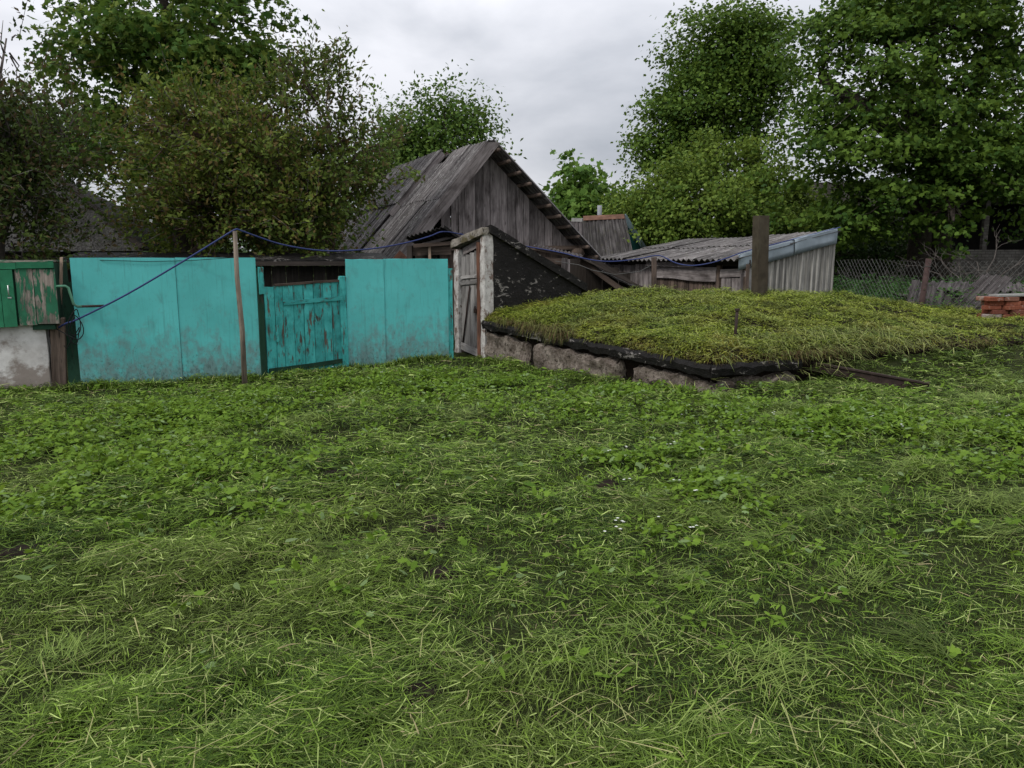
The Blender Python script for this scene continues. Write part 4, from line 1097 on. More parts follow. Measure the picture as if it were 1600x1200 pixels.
def tree(name, label, cat, base, trunk, blobs, ncl, per, size, tm, cA, cB, cC=None, seed=1, bark='bark', spray=0, rc=.35, r0=.16, flat=.45, up=.7, fill=.45, limbs=True, twig_every=3, trunks=None, droop=.0, cgap=0.0, limb_r=.4, leafjit=.25, bough=None):
    rg = np.random.default_rng(seed)
    t = thing(name, label, cat, base)
    mb = MB()
    trunks = trunks or [trunk]
    nodes = []
    for tr in trunks:
        k = len(tr); mb.tube(tr, [r0 * (1 - .65 * i / (k - 1)) for i in range(k)], 9); nodes += tr[1:]
    cent = np.array([b[:3] for b in blobs]); rad = np.array([b[3:] for b in blobs])
    wts = (rad[:, 0] * rad[:, 1] * rad[:, 2]) ** (2 / 3); wts = wts / wts.sum()
    which = rg.choice(len(blobs), ncl, p=wts)
    d = unit(rg.normal(size=(ncl, 3))); rho = fill + (1 - fill) * rg.random(ncl) ** .5
    lump = .74 + .52 * fbm(d[:, 0] * 2.3 + which * 7.7 + 40, d[:, 2] * 2.3 + d[:, 1] * 1.3 + 40, 3)
    C = cent[which] + d * rad[which] * (rho * lump)[:, None]
    if bough:          # clusters gathered into boughs: flat sprays with air between them
        nbg, rb, fb = bough; nbg = min(nbg, ncl); pick = rg.choice(ncl, nbg, replace=False)
        bi = rg.integers(0, nbg, ncl); Cb = C[pick]; which = which[pick][bi]; d = d[pick][bi]
        q = rg.normal(size=(ncl, 3)); off = q * np.array([rb, rb, rb * fb]) * rg.uniform(.65, 1.3, nbg)[bi][:, None]
        off[:, 2] -= (off[:, 0] ** 2 + off[:, 1] ** 2) * .22 / rb
        C = Cb[bi] + off; cgap = 0
    if cgap > 0:
        keep = fbm(C[:, 0] * .9 + seed, C[:, 2] * .9 + C[:, 1] * .5, 3) > cgap
        C = C[keep]; d = d[keep]; which = which[keep]; ncl = len(C)
    if limbs:
        for b in blobs:
            q = Vector(b[:3]); near = min(nodes, key=lambda p: (p - q).length + max(0, p.z - q.z) * 2)
            m_ = near.lerp(q, .5) + Vector(rg.normal(size=3)) * (q - near).length * .07 + Z * .1
            L = (q - near).length; r_ = min(r0 * limb_r, .03 + .02 * L)
            mb.tube([near, m_, q], [r_, r_ * .7, r_ * .35], 6)
            for _ in range(3):
                e = q + Vector(unit(rg.normal(size=3)) * np.array(b[3:]) * .75)
                mb.tube([m_.lerp(q, rg.random()), m_.lerp(e, .6) + Z * .05, e], [r_ * .4, r_ * .28, r_ * .1], 5)
    for i in range(0, ncl, twig_every):
        c = Vector(C[i]); q = Vector(cent[which[i]]); s_ = q.lerp(c, .25 + .3 * rg.random()) - Z * .1 * rg.random()
        mb.tube([s_, s_.lerp(c, .55) + Vector(rg.normal(size=3)) * .06, c], [.012 + .004 * size * 8, .009, .004], 4, False)
    mb.build('trunk', M[bark], t, True, origin=base)
    ci = np.repeat(np.arange(ncl), per); nl = len(ci)
    out = unit(C - cent[which] + np.array([0, 0, .15]))
    if spray > 0:
        sd_ = unit(out + rg.normal(size=(ncl, 3)) * .55 + np.array([0, 0, .35]))
        tt = rg.random(nl)
        P = C[ci] + sd_[ci] * (tt * spray)[:, None] + rg.normal(size=(nl, 3)) * rc * .35
        U = sd_[ci] * .7 + rg.normal(size=(nl, 3)) * .7
        cl_ = [Vector(C[i]) for i in range(0, ncl, 2)]
        tb = MB()
        for i in range(ncl): tb.tube([Vector(C[i]), Vector(C[i] + sd_[i] * spray * 1.05)], [.006, .0025], 3, False)
        tag(tb.build('twigs', M['twig'], t, origin=base), None, None, None, 'stuff')
    else:
        P = C[ci] + rg.normal(size=(nl, 3)) * np.array([rc, rc, rc * flat])
        U = rg.normal(size=(nl, 3)) + out[ci] * .8 - np.array([0, 0, .35 + droop])
    Nn = np.array([0, 0, up])[None] + out[ci] * .55 + rg.normal(size=(nl, 3)) * .45
    S = size * rg.uniform(.6, 1.25, nl)
    mixv = np.clip(rg.random(ncl)[ci] * .7 + rg.normal(size=nl) * leafjit + .12, 0, 1)
    col = lerp(cA, cB, mixv)
    if cC is not None:
        m2 = (rg.random(nl) < .22)[:, None]; col = np.where(m2, np.asarray(cC)[None] * rg.uniform(.7, 1.2, (nl, 1)), col)
    V, T, cl2 = scatter(tm, P, U, Nn, S, col)
    me = np_mesh('crown', V - np.array(base), T, M['leaf'], cl2)
    link('crown', me, t, Matrix.Translation(Vector(base)))
    return t
def blob(px, py, Y, rx, ry, dy=None):
    p = at(px, py, Y); k = Y / FPX
    return (p.x, p.y, p.z, rx * k, (dy or rx * k), ry * k)
def gpt(px, Y, z=0):
    p = at(px, 404, Y); return Vector((p.x, p.y, z - .05))

mid_g, dk_g = (.050, .105, .022), (.022, .055, .014)
# left maple
b = gpt(285, 18)
tree('maple_tree', 'tall maple with big lobed leaves rising behind the plum tree', 'tree', b, [b, b + Z * 2.5, b + Vector((.1, 0, 5)), b + Vector((-.1, 0, 8.5))],
     [blob(265, -110, 18, 150, 70), blob(210, 20, 18, 70, 60), blob(330, 30, 17.6, 80, 70), blob(270, 90, 17.4, 110, 60), blob(380, 105, 17.8, 60, 55), blob(185, 130, 17.6, 55, 60), blob(150, 60, 18, 32, 40),
      blob(415, 120, 17.6, 30, 45), blob(250, 190, 17.4, 120, 70), blob(165, 215, 17.6, 50, 60), blob(400, 220, 18, 80, 70), blob(300, 300, 18, 150, 70), blob(140, 170, 17.8, 30, 30), blob(265, 350, 18.5, 45, 40)],
     860, 26, .140, tmpl_maple(), (.034, .085, .014), (.105, .175, .028), (.135, .185, .032), 3, r0=.22, rc=.24, flat=.5, up=.7, fill=.5, bough=(150, .48, .35))
# plum trees
b = Vector(at(292, 404, 14.4)); b.z = -.05
pf = at(345, 352, 14.3)
tree('plum_tree', 'broad twiggy plum tree with small bronze green leaves above the teal fence', 'tree', b, [b, at(300, 400, 14.4), at(330, 372, 14.3), at(352, 350, 14.3), at(372, 300, 14.2), at(380, 230, 14.2)],
     [blob(335, 215, 14.2, 95, 50), blob(288, 265, 14.0, 62, 48), blob(400, 255, 14.0, 90, 60), blob(345, 315, 13.8, 110, 42), blob(465, 305, 14.0, 55, 52), blob(420, 180, 14.2, 50, 35), blob(300, 175, 14.3, 45, 30), blob(295, 350, 14.6, 48, 28), blob(445, 365, 14.4, 70, 28), blob(235, 205, 14.2, 32, 26)],
     1000, 34, .098, tmpl_diamond(.52), (.052, .085, .014), (.150, .190, .032), (.14, .105, .035), 5, 'bark_red', spray=.5, rc=.22, r0=.13, fill=.35, twig_every=6, bough=(170, .34, .7), limb_r=.5)
b = gpt(525, 14.6)
tree('plum_tree', 'slender plum tree with upright leafy sprigs beside the barn roof', 'tree', b, [b, at(520, 385, 14.6), at(505, 320, 14.6), at(520, 240, 14.5)],
     [blob(505, 185, 14.6, 22, 60), blob(522, 255, 14.5, 38, 45), blob(560, 215, 14.8, 24, 45), blob(488, 315, 14.3, 40, 45), blob(475, 130, 14.6, 24, 28), blob(480, 368, 14.2, 36, 24)],
     320, 34, .105, tmpl_diamond(.5), (.050, .085, .016), (.13, .185, .036), (.11, .09, .036), 6, 'bark_red', spray=.55, rc=.2, r0=.08, fill=.25, twig_every=5, bough=(80, .30, 1.0))
# dark scrubby tree by the well
b = gpt(-20, 11.6)
tree('scrub_tree', 'dark scrubby tree with thin bare twigs behind the well box', 'tree', b, [b, at(0, 380, 11.6), at(25, 300, 11.6), at(15, 215, 11.6)],
     [blob(10, 60, 11.8, 24, 55), blob(-10, 165, 11.6, 50, 35), blob(25, 225, 11.5, 55, 40), blob(-30, 280, 11.4, 75, 55), blob(40, 300, 11.5, 50, 45), blob(5, 365, 11.3, 75, 35), blob(100, 215, 12.2, 14, 30), blob(-70, 190, 11.5, 60, 70)],
     620, 28, .085, tmpl_diamond(.55), (.024, .042, .010), (.075, .11, .022), (.08, .06, .026), 8, 'twig', spray=.55, rc=.22, r0=.08, fill=.2, twig_every=4, bough=(120, .30, .8))
# tree behind the barn
b = gpt(680, 34)
tree('slender_tree', 'slim airy tree with upright stems behind the barn ridge', 'tree', b, None,
     [blob(620, 225, 34, 45, 50), blob(655, 190, 34, 32, 50), blob(690, 170, 34, 34, 42), blob(730, 185, 34, 30, 48), blob(700, 230, 34, 60, 45), blob(755, 230, 34, 26, 36), blob(640, 270, 34, 60, 40), blob(585, 260, 34, 30, 45)],
     480, 34, .20, tmpl_diamond(.6), (.045, .095, .018), (.125, .20, .036), None, 9, r0=.13, rc=.42, flat=.8, fill=.2, bough=(75, .5, .9), limbs=False, twig_every=2,
     trunks=[[b + Vector((-.6, 0, 0)), at(650, 300, 34), at(640, 200, 34)], [b, at(690, 280, 34), at(695, 165, 34)], [b + Vector((.6, 0, 0)), at(720, 280, 34), at(735, 180, 34)], [b + Vector((1.0, 0, 0)), at(740, 290, 34), at(760, 230, 34)]])
# small trees in the distance, right of the barn
b = gpt(905, 40)
tree('young_maple', 'small round bright green maple between the barn and the dense bush', 'tree', b, [b, b + Z * 2.5, at(905, 290, 40)],
     [blob(905, 285, 40, 30, 28), blob(885, 315, 39.5, 32, 25), blob(930, 315, 39.5, 32, 25), blob(905, 350, 39, 50, 30), blob(880, 345, 39, 30, 20)], 170, 30, .30, tmpl_lobed(), (.06, .13, .022), (.15, .25, .045), None, 12, r0=.15, rc=.36, fill=.3, bough=(40, .7, .45))
b = gpt(968, 46)
tree('distant_tree', 'far faint green tree beyond the rusty ridge', 'tree', b, [b, b + Z * 2.5, at(968, 320, 46)], [blob(962, 318, 46, 22, 18), blob(985, 335, 45, 26, 24), blob(955, 345, 45, 30, 20)], 90, 30, .30, tmpl_diamond(.7), (.05, .10, .03), (.10, .165, .05), None, 13, rc=.5, fill=.2)
# dense bush
b = gpt(1100, 25)
tree('dense_bush', 'dense bright green bush filling the space behind the shed roof', 'bush', b, [b, b + Z * 1.2, at(1100, 320, 25)],
     [blob(1110, 275, 25, 70, 50), blob(1160, 270, 25, 55, 50), blob(1060, 305, 24.6, 60, 45), blob(1200, 310, 25, 50, 55), blob(1130, 335, 24, 95, 45), blob(1030, 340, 24.6, 50, 40), blob(1190, 355, 24, 55, 30), blob(1060, 365, 24, 60, 25), blob(1250, 350, 25, 40, 45), blob(995, 335, 26, 35, 40), blob(1120, 228, 25, 18, 18)],
     1050, 36, .13, tmpl_diamond(.8), (.058, .108, .016), (.175, .245, .040), None, 14, r0=.1, rc=.20, flat=.6, fill=.62, up=.55, bough=(210, .34, .55))
# right tall maple
b = gpt(1168, 33)
tree('maple_tree', 'tall round maple rising above the dense bush', 'tree', b, None,
     [blob(1120, 60, 33, 50, 45), blob(1165, 75, 33, 45, 55), blob(1100, 115, 33, 50, 45), blob(1168, 135, 33, 36, 50), blob(1075, 165, 33, 45, 40), blob(1130, 165, 32.5, 55, 45), blob(1055, 205, 33, 42, 35), blob(1197, 105, 33, 22, 42), blob(1038, 222, 33, 30, 28), blob(1100, 225, 32.6, 60, 35), blob(1172, 200, 33, 30, 40), blob(1060, 245, 33, 30, 26), blob(1125, 25, 33, 22, 25), blob(1170, 30, 33, 25, 28)],
     1050, 38, .135, tmpl_lobed(), (.038, .082, .013), (.125, .200, .030), None, 15, r0=.25, rc=.40, flat=.5, fill=.5, bough=(150, .55, .4),
     trunks=[[b, b + Z * 4, at(1165, 200, 33), at(1160, 90, 33)], [b + Z * 3, at(1180, 220, 33), at(1195, 120, 33)]])
# huge maple
b = gpt(1455, 22)
tree('maple_tree', 'huge dark spreading maple with twin trunks behind the chain link fence', 'tree', b, None,
     [blob(1318, 60, 22, 55, 60), blob(1390, 40, 21.5, 80, 60), blob(1500, 50, 21.5, 90, 70), blob(1600, 60, 22, 80, 80), blob(1300, 140, 22, 42, 50), blob(1370, 140, 20.8, 90, 55), blob(1490, 150, 20.8, 90, 60), blob(1600, 170, 21, 80, 70), blob(1302, 220, 22, 42, 34), blob(1340, 230, 20.6, 80, 45), blob(1450, 240, 20.4, 80, 45), blob(1560, 250, 20.4, 80, 45),
      blob(1310, 290, 20.8, 55, 35), blob(1400, 300, 20.4, 60, 35), blob(1470, 330, 19.8, 55, 28), blob(1330, 345, 21, 60, 30), blob(1700, 120, 22, 90, 120), blob(1700, 250, 21, 80, 60), blob(1480, -60, 22, 160, 60), blob(1490, 345, 19.2, 22, 18)],
     1500, 34, .125, tmpl_lobed(), (.030, .070, .011), (.115, .190, .027), None, 16, r0=.34, rc=.26, flat=.35, fill=.4, bough=(235, .56, .22),
     trunks=[[b + Vector((-.35, 0, 0)), at(1440, 340, 22), at(1450, 250, 22), at(1400, 120, 22), at(1380, 20, 22)], [b + Vector((.45, .2, 0)), at(1470, 340, 22.2), at(1485, 230, 22), at(1540, 100, 22), at(1560, 0, 22)], [at(1452, 260, 22), at(1450, 150, 22), at(1460, 40, 22)], [at(1450, 250, 22), at(1350, 170, 21.5), at(1280, 120, 22)]])
b = gpt(1370, 24.3)
tree('undergrowth_bush', 'dark leafy undergrowth along the brick wall below the huge maple', 'bush', b, [b, b + Z * 1.0, b + Z * 2.0],
     [blob(1300, 350, 24.6, 45, 55), blob(1345, 370, 24, 50, 45), blob(1395, 365, 24.4, 50, 45), blob(1290, 395, 23.6, 60, 25), blob(1400, 395, 23.8, 60, 22)], 330, 30, .12, tmpl_diamond(.7), (.018, .045, .010), (.06, .11, .022), None, 41, r0=.06, rc=.24, fill=.3, bough=(70, .4, .5))
# bare shrub before the open bays
b = gpt(1545, 18.5)
tb = MB(); rg = random.Random(5)
def grow(p, d, L, r, depth):
    q = p + d * L; m_ = p.lerp(q, .5) + Vector((rg.gauss(0, .1), rg.gauss(0, .1), rg.gauss(0, .06))) * L
    tb.tube([p, m_, q], [r, r * .8, r * .6], 4, False)
    if depth:
        for _ in range(rg.choice((2, 2, 3))):
            nd = (d + Vector((rg.gauss(0, .65), rg.gauss(0, .5), rg.gauss(-.05, .5)))).normalized(); grow(q if rg.random() < .6 else m_, nd, L * rg.uniform(.6, .9), r * .62, depth - 1)
for k in range(6): grow(b, Vector((rg.uniform(-.8, .8), rg.uniform(-.4, .3), 1)).normalized(), rg.uniform(.7, 1.1), .028, 4)
sh = thing('bare_shrub', 'leafless tangled shrub before the dark open bays', 'shrub', b); tb.build('branches', M['twig'], sh)
# background trees far behind closing the gaps
for i, (px, Y, h, lab) in enumerate(((40, 40, 170, 'far tree crown behind the dark cottage'), (480, 45, 290, 'far tree crown behind the slender plum tree'), (1290, 45, 300, 'far tree crown behind the brick building'))):
    b = gpt(px, Y)
    tree('distant_tree', lab, 'tree', b, [b, b + Z * 3, at(px, h + 40, Y)], [blob(px, h + 40, Y, 60, 40), blob(px - 50, h + 70, Y, 50, 40), blob(px + 50, h + 75, Y, 50, 40)], 130, 30, .34, tmpl_diamond(.7), (.03, .065, .02), (.07, .12, .035), None, 30 + i, rc=.6, fill=.3)

rgw = np.random.default_rng(3); k = 1100
cx = rgw.uniform(-75, 75, k); cy = rgw.uniform(62, 80, k); hh_ = 5.2 * (.55 + .6 * fbm(cx * .12 + 30, cx * 0 + 2, 3)); czz = hh_ * rgw.random(k) ** .6
ci = np.repeat(np.arange(k), 22); m = len(ci)
P = np.stack([cx[ci], cy[ci], czz[ci]], 1) + rgw.normal(size=(m, 3)) * np.array([.9, .9, .6])
U = rgw.normal(size=(m, 3)); Nn = rgw.normal(size=(m, 3)) * .6 + np.array([0, -.3, .8])
V, T, cl_ = scatter(tmpl_diamond(.7), P, U, Nn, rgw.uniform(.35, .7, m), lerp((.03, .06, .018), (.075, .12, .035), rgw.random(m)))
tag(link('far_wood', np_mesh('far_wood', V, T, M['leaf'], cl_)), 'far belt of trees closing the horizon', 'wood', None, 'stuff')
# nettles behind the chain link fence
def weeds_np(cx, cy, base, hmax, per, size, cA, cB, rg, tm):
    n_ = len(cx); ci = np.repeat(np.arange(n_), per); h = hmax * rg.uniform(.5, 1, n_)
    f = rg.random(len(ci)) ** .7
    P = np.stack([cx[ci] + rg.normal(size=len(ci)) * .07, cy[ci] + rg.normal(size=len(ci)) * .07, base[ci] + h[ci] * f], 1)
    a = rg.uniform(0, 2 * np.pi, len(ci)); U = np.stack([np.cos(a), np.sin(a), rg.normal(size=len(ci)) * .3 - .1], 1)
    N = np.array([0, 0, 1.0])[None] + rg.normal(size=(len(ci), 3)) * .35
    return scatter(tm, P, U, N, size * rg.uniform(.6, 1.2, len(ci)), lerp(cA, cB, np.clip(rg.random(len(ci)) * .6 + f * .4, 0, 1)))
rg = np.random.default_rng(21); k = 900
cx = rg.uniform(6.4, 14, k); cy = rg.uniform(15.2, 21, k); keep = cx / cy > .40; cx, cy = cx[keep], cy[keep]
V, T, cl_ = weeds_np(cx, cy, gz(cx, cy), 1.0, 26, .11, (.018, .05, .014), (.05, .115, .028), rg, tmpl_diamond(.5))
tag(link('nettles', np_mesh('nettles', V, T, M['leaf'], cl_)), 'nettle thicket growing behind the chain link fence', 'nettles', None, 'stuff')
k = 150; cx = rg.uniform(6.6, 9.5, k); cy = rg.uniform(12.7, 14.5, k)
V, T, cl_ = weeds_np(cx, cy, gz(cx, cy), .75, 20, .08, (.025, .07, .016), (.07, .15, .03), rg, tmpl_diamond(.5))
tag(link('tall_weeds', np_mesh('tall_weeds', V, T, M['leaf'], cl_)), 'tall weeds round the loose corrugated sheets', 'weeds', None, 'stuff')

# ------------------------------------------------------------------ grass
def ribbons(P, az, L, W, e0, e1, col, zfloor=None, roll=None):
    n_ = len(P); d = np.stack([np.cos(az), np.sin(az)], 1)
    up = lambda e: np.concatenate([d * np.cos(e)[:, None], np.sin(e)[:, None]], 1)
    p1 = P + up(e0) * (L * .5)[:, None]; p2 = p1 + up(e1) * (L * .5)[:, None]
    if zfloor is not None:
        p1[:, 2] = np.maximum(p1[:, 2], zfloor + .004); p2[:, 2] = np.maximum(p2[:, 2], zfloor + .002)
    sd_ = np.stack([-d[:, 1], d[:, 0], np.zeros(n_) if roll is None else roll], 1); h = (W * .5)[:, None]
    V = np.stack([P - sd_ * h, P + sd_ * h, p1 - sd_ * h * .85, p1 + sd_ * h * .85, p2], 1).reshape(-1, 3)
    T = (np.array([[0, 1, 3], [0, 3, 2], [2, 3, 4]])[None] + (np.arange(n_) * 5)[:, None, None]).reshape(-1, 3)
    return V, T, np.repeat(col, 5, 0)
class Bag:
    def __init__(s): s.v = []; s.t = []; s.c = []; s.n = 0
    def add(s, r):
        V, T, c = r; s.v.append(V); s.t.append(T + s.n); s.c.append(c); s.n += len(V)
    def mesh(s, name, mat): return np_mesh(name, np.concatenate(s.v), np.concatenate(s.t), mat, np.concatenate(s.c))
rg = np.random.default_rng(77)
bare = [(395, 636, .20), (528, 729, .15), (662, 696, .13), (680, 812, .13), (690, 886, .10), (950, 762, .09), (660, 1078, .10), (410, 545 + 80, .1), (30, 860, .14), (1290, 690, .16), (500, 1010, .08)]
barep = [(lambda p: (p.x, p.y, r))(atz(x, y, .03)) for x, y, r in bare]
def yard(n_, ymax=12.6, pw=.9, ymin=1.5):
    # denser near the viewer, thinning with distance
    out = []
    while sum(len(o) for o in out) < n_:
        u = rg.random(n_); e = 1 - pw; y = (ymin ** e + u * (ymax ** e - ymin ** e)) ** (1 / e)
        x = rg.uniform(-1, 1, n_) * (y * .76 + 1.1)
        fy = np.where(x < -3.4, 9.5 + (x + 5.4) * .4, 10.3 + (x + 3.4) * .62) - .02
        ok = (mdist(x, y) < -.03) & ~((y > fy) & (x < -.98)) & ~((x < -5.6) & (y > 9.36 + (x + 5.7) * .4)) & ~((x < -.3) & (y > 11.75 - (x + .43) * .5))
        for bx, by, br in barep: ok &= ~((np.hypot((x - bx), (y - by) * .75) < br * (.25 + 1.0 * rg.random(n_))))
        out.append(np.stack([x[ok], y[ok]], 1))
    return np.concatenate(out)[:n_]
def palette(x, y, n_, bright=1.0):
    dry = np.clip((fbm(x * .9 + 11, y * .9, 3) - .42) * 2.4, 0, 1)
    m = np.clip(rg.beta(.55, .85, n_) * .8 + .4 * (fbm(x * 2 + 70, y * 2, 3) - .3), 0, 1)  # wide dark-to-light spread puts highlights and shaded gaps into the blade colour
    c = lerp((.010, .029, .004), (.190, .305, .038), m)
    yel = np.array([.145, .165, .040])[None]
    c = c * (1 - (dry * .30)[:, None]) + yel * (dry * .30)[:, None]
    pale = (rg.random(n_) < .10)[:, None]; c = np.where(pale, np.array([.34, .42, .13])[None] * rg.uniform(.7, 1.2, (n_, 1)), c)
    straw = (rg.random(n_) < .02)[:, None]; c = np.where(straw, np.array([.34, .29, .15])[None] * rg.uniform(.6, 1.1, (n_, 1)), c)
    return c * bright
hayn = lambda x, y: np.clip((fbm(x * 1.1 + 30, y * 1.1 + 8, 3) - .36) * 2.4 + (fbm(x * 4.2, y * 4.2 + 50, 2) - .5) * 1.5, .03, 1)
hay = lambda x, y: hayn(x, y) * .115
flow = lambda x, y: 5.0 * np.pi * fbm(x * .8 + 90, y * .8 + 20, 3) + 1.2
G = Bag()
# standing stubble
n_ = 105000; xy = yard(n_); x, y = xy.T; g_ = gz(x, y)
c = palette(x, y, n_, .95)
G.add(ribbons(np.stack([x, y, g_ - .004], 1), rg.uniform(0, 2 * np.pi, n_), rg.uniform(.02, .055, n_) * (.7 + .6 * fbm(x * 2, y * 2, 2)) * (1 + .04 * y), np.maximum(.0032, .00085 * y) * rg.uniform(.7, 1.3, n_), rg.uniform(.6, 1.5, n_), rg.uniform(.0, 1.1, n_), c))
# cut blades lying in swaths
xy = yard(420000); xy = xy[rg.random(len(xy)) < .14 + .86 * hayn(*xy.T)][:215000]; n_ = len(xy); x, y = xy.T; g_ = gz(x, y); hh = hay(x, y)
f = rg.random(n_) ** .7
az = flow(x, y) + rg.normal(size=n_) * np.where(rg.random(n_) < .5, 2.5, .7) + np.where(rg.random(n_) < .5, np.pi, 0)
c = palette(x, y, n_, 1.0)
G.add(ribbons(np.stack([x, y, g_ + .008 + hh * f], 1), az, rg.uniform(.03, .10, n_) * (1 + .05 * y) * np.where(rg.random(n_) < .15, 1.6, 1), np.maximum(.0026, .00085 * y) * rg.uniform(.6, 1.5, n_), rg.normal(size=n_) * .20 + .03, rg.normal(size=n_) * .16 - .05, c, g_, rg.normal(size=n_) * .5))
# taller grass left standing along the foot of the fence and the cellar wall
for pa, pb2, k in ((F0, F1, 2600), (F1, F2, 900), (F2, F3, 1700), (A, B, 3000), (O - we * .8, O + we * .35, 900)):
    e_ = (pb2 - pa); nn2 = Vector((e_.y, -e_.x, 0)).normalized(); t_ = rg.random(k); dd = np.abs(rg.normal(size=k)) * .09 + .03
    if pa is A: dd = dd + .09
    x = pa.x + e_.x * t_ + nn2.x * dd; y = pa.y + e_.y * t_ + nn2.y * dd
    c = palette(x, y, k, 1.05)
    G.add(ribbons(np.stack([x, y, gz(x, y) - .01], 1), rg.uniform(0, 2 * np.pi, k), rg.uniform(.06, .20, k) * (.4 + fbm(x * 3, y * 3, 2)), rg.uniform(.006, .011, k), rg.uniform(.7, 1.4, k), rg.uniform(-.3, .9, k), c))
# small heaps of raked clippings, thickest in front of the cellar corner
hp_ = [(lambda p: (p.x, p.y))(atz(x_, y_, .1)) for x_, y_ in ((1150, 640), (1180, 700), (1120, 745), (1230, 655), (1300, 680), (1400, 660), (1480, 700), (1090, 800), (1000, 790), (1330, 620), (1530, 640), (1210, 770), (1450, 760), (1560, 800))]
hx = np.concatenate([np.repeat([q[0] for q in hp_], 5), yard(150, 10, .3)[:, 0]]); hy = np.concatenate([np.repeat([q[1] for q in hp_], 5), np.zeros(150)])
hx[-150:], hy[-150:] = yard(150, 10, .3).T; hx = hx + rg.normal(size=len(hx)) * .16; hy = hy + rg.normal(size=len(hx)) * .16; k = len(hx)
ci = np.repeat(np.arange(k), 90); n_ = len(ci); rr2 = rg.uniform(.08, .26, k)[ci]
x = hx[ci] + rg.normal(size=n_) * rr2 * .6; y = hy[ci] + rg.normal(size=n_) * rr2 * .6; ok = mdist(x, y) < -.05; x, y, ci, rr2 = x[ok], y[ok], ci[ok], rr2[ok]; n_ = len(x)
hq = np.exp(-((x - hx[ci]) ** 2 + (y - hy[ci]) ** 2) / (rr2 ** 2)) * .10 * rg.random(n_) + .02; zz = gz(x, y)
tone = rg.random(k)[ci]; c = lerp((.05, .10, .012), (.24, .31, .075), np.clip(rg.random(n_) * .65 + tone * .35, 0, 1)) * np.where(tone < .3, .6, 1)[:, None]
G.add(ribbons(np.stack([x, y, zz + hq], 1), (rg.random(k) * 6.28)[ci] + rg.normal(size=n_) * .7, rg.uniform(.08, .26, n_), np.maximum(.003, .0008 * y) * rg.uniform(.7, 1.4, n_), rg.normal(size=n_) * .2 + .03, rg.normal(size=n_) * .2 - .12, c, zz))
# tufts that sprang up again
k = 260; xy = yard(k, 11, .6); ci = np.repeat(np.arange(k), 34); n_ = len(ci); tx, ty = xy.T
r_ = rg.random(n_) ** .5 * .07; a = rg.uniform(0, 2 * np.pi, n_); x = tx[ci] + np.cos(a) * r_; y = ty[ci] + np.sin(a) * r_
ok = (mdist(x, y) < -.05); x, y, a, ci = x[ok], y[ok], a[ok], ci[ok]; n_ = len(x)
lean = rg.uniform(0, 2 * np.pi, k)[ci]; c = palette(x, y, n_, 1.1) * rg.uniform(.75, 1.2, k)[ci][:, None]
G.add(ribbons(np.stack([x, y, gz(x, y) - .005], 1), np.where(rg.random(n_) < .5, a, lean) + rg.normal(size=n_) * .4, rg.uniform(.05, .15, n_), np.maximum(.0034, .0006 * y) * rg.uniform(.7, 1.3, n_), rg.uniform(.35, 1.2, n_), rg.uniform(-.5, .4, n_), c, gz(x, y)))
tag(link('mown_grass', G.mesh('mown_grass', M['grass'])), 'mown grass and cut blades lying over the yard', 'grass', None, 'stuff')
# straw stems
G = Bag(); n_ = 750; xy = yard(n_, 11.5, 1.1); x, y = xy.T; g_ = gz(x, y); hh = hay(x, y)
c = lerp((.20, .23, .075), (.36, .335, .15), rg.random(n_))
G.add(ribbons(np.stack([x, y, g_ + .02 + hh], 1), flow(x, y) + rg.normal(size=n_) * .9, rg.uniform(.10, .36, n_), np.maximum(.0038, .0006 * y) * rg.uniform(.7, 1.3, n_), rg.normal(size=n_) * .12 + .04, rg.normal(size=n_) * .15 - .04, c, g_ + .01))
tag(link('dry_stems', G.mesh('dry_stems', M['grass'])), 'pale dry stems scattered over the cut grass', 'straw', None, 'stuff')
# leafy weeds in patches
patch = [(270, 670, 1.3, 1.), (200, 740, .9, 1.), (300, 740, .8, 1.), (60, 690, .6, .5), (480, 610, 1.2, .8), (620, 600, 1.2, .9), (760, 600, .9, .9), (860, 640, .8, .6), (1000, 620, .6, .7), (1130, 660, .7, 1.), (1090, 720, .5, .7), (1010, 850, .38, 1.), (1110, 780, .45, .9), (960, 720, .3, .6), (1250, 690, .6, .8), (1400, 690, .7, .7), (1530, 690, .8, .9), (1560, 760, .5, .7), (330, 640, .7, .9), (30, 800, .4, .6), (1180, 880, .2, .3), (420, 800, .35, .5), (900, 880, .2, .4), (1480, 850, .4, .3)]
pp = [(lambda p: (p.x, p.y, r, s_))(atz(x_, y_, .05)) for x_, y_, r, s_ in patch]
wx, wy = [], []
for (px_, py_, r, s_) in pp:
    k = int(760 * r * s_ * (1.0 if py_ > 6 else .5 if py_ > 4.2 else .12)); a = rg.normal(size=(k, 2)) * r * .46; wx.append(px_ + a[:, 0] * 1.25); wy.append(py_ + a[:, 1])
xy = yard(900, 12, -.6, 2.5); wx.append(xy[:, 0]); wy.append(xy[:, 1])
wx = np.concatenate(wx); wy = np.concatenate(wy)
fy = np.where(wx < -3.4, 9.5 + (wx + 5.4) * .4, 10.3 + (wx + 3.4) * .62) - .06
ok = (mdist(wx, wy) < -.04) & ((wy < fy) | (wx > -.98)) & ~((wx < -5.6) & (wy > 9.3 + (wx + 5.7) * .4)) & ~((wx < -.3) & (wy > 11.7 - (wx + .43) * .5))
ok &= fbm(wx * 3.1 + 9, wy * 3.1 + 2, 3) > .42
wx, wy = wx[ok], wy[ok]
k = len(wx); ci = np.repeat(np.arange(k), 7); m = len(ci)
hq = rg.uniform(.02, .10, k)[ci] * rg.uniform(.4, 1, m)
a = rg.uniform(0, 2 * np.pi, m); rad_ = rg.uniform(.0, .05, m)
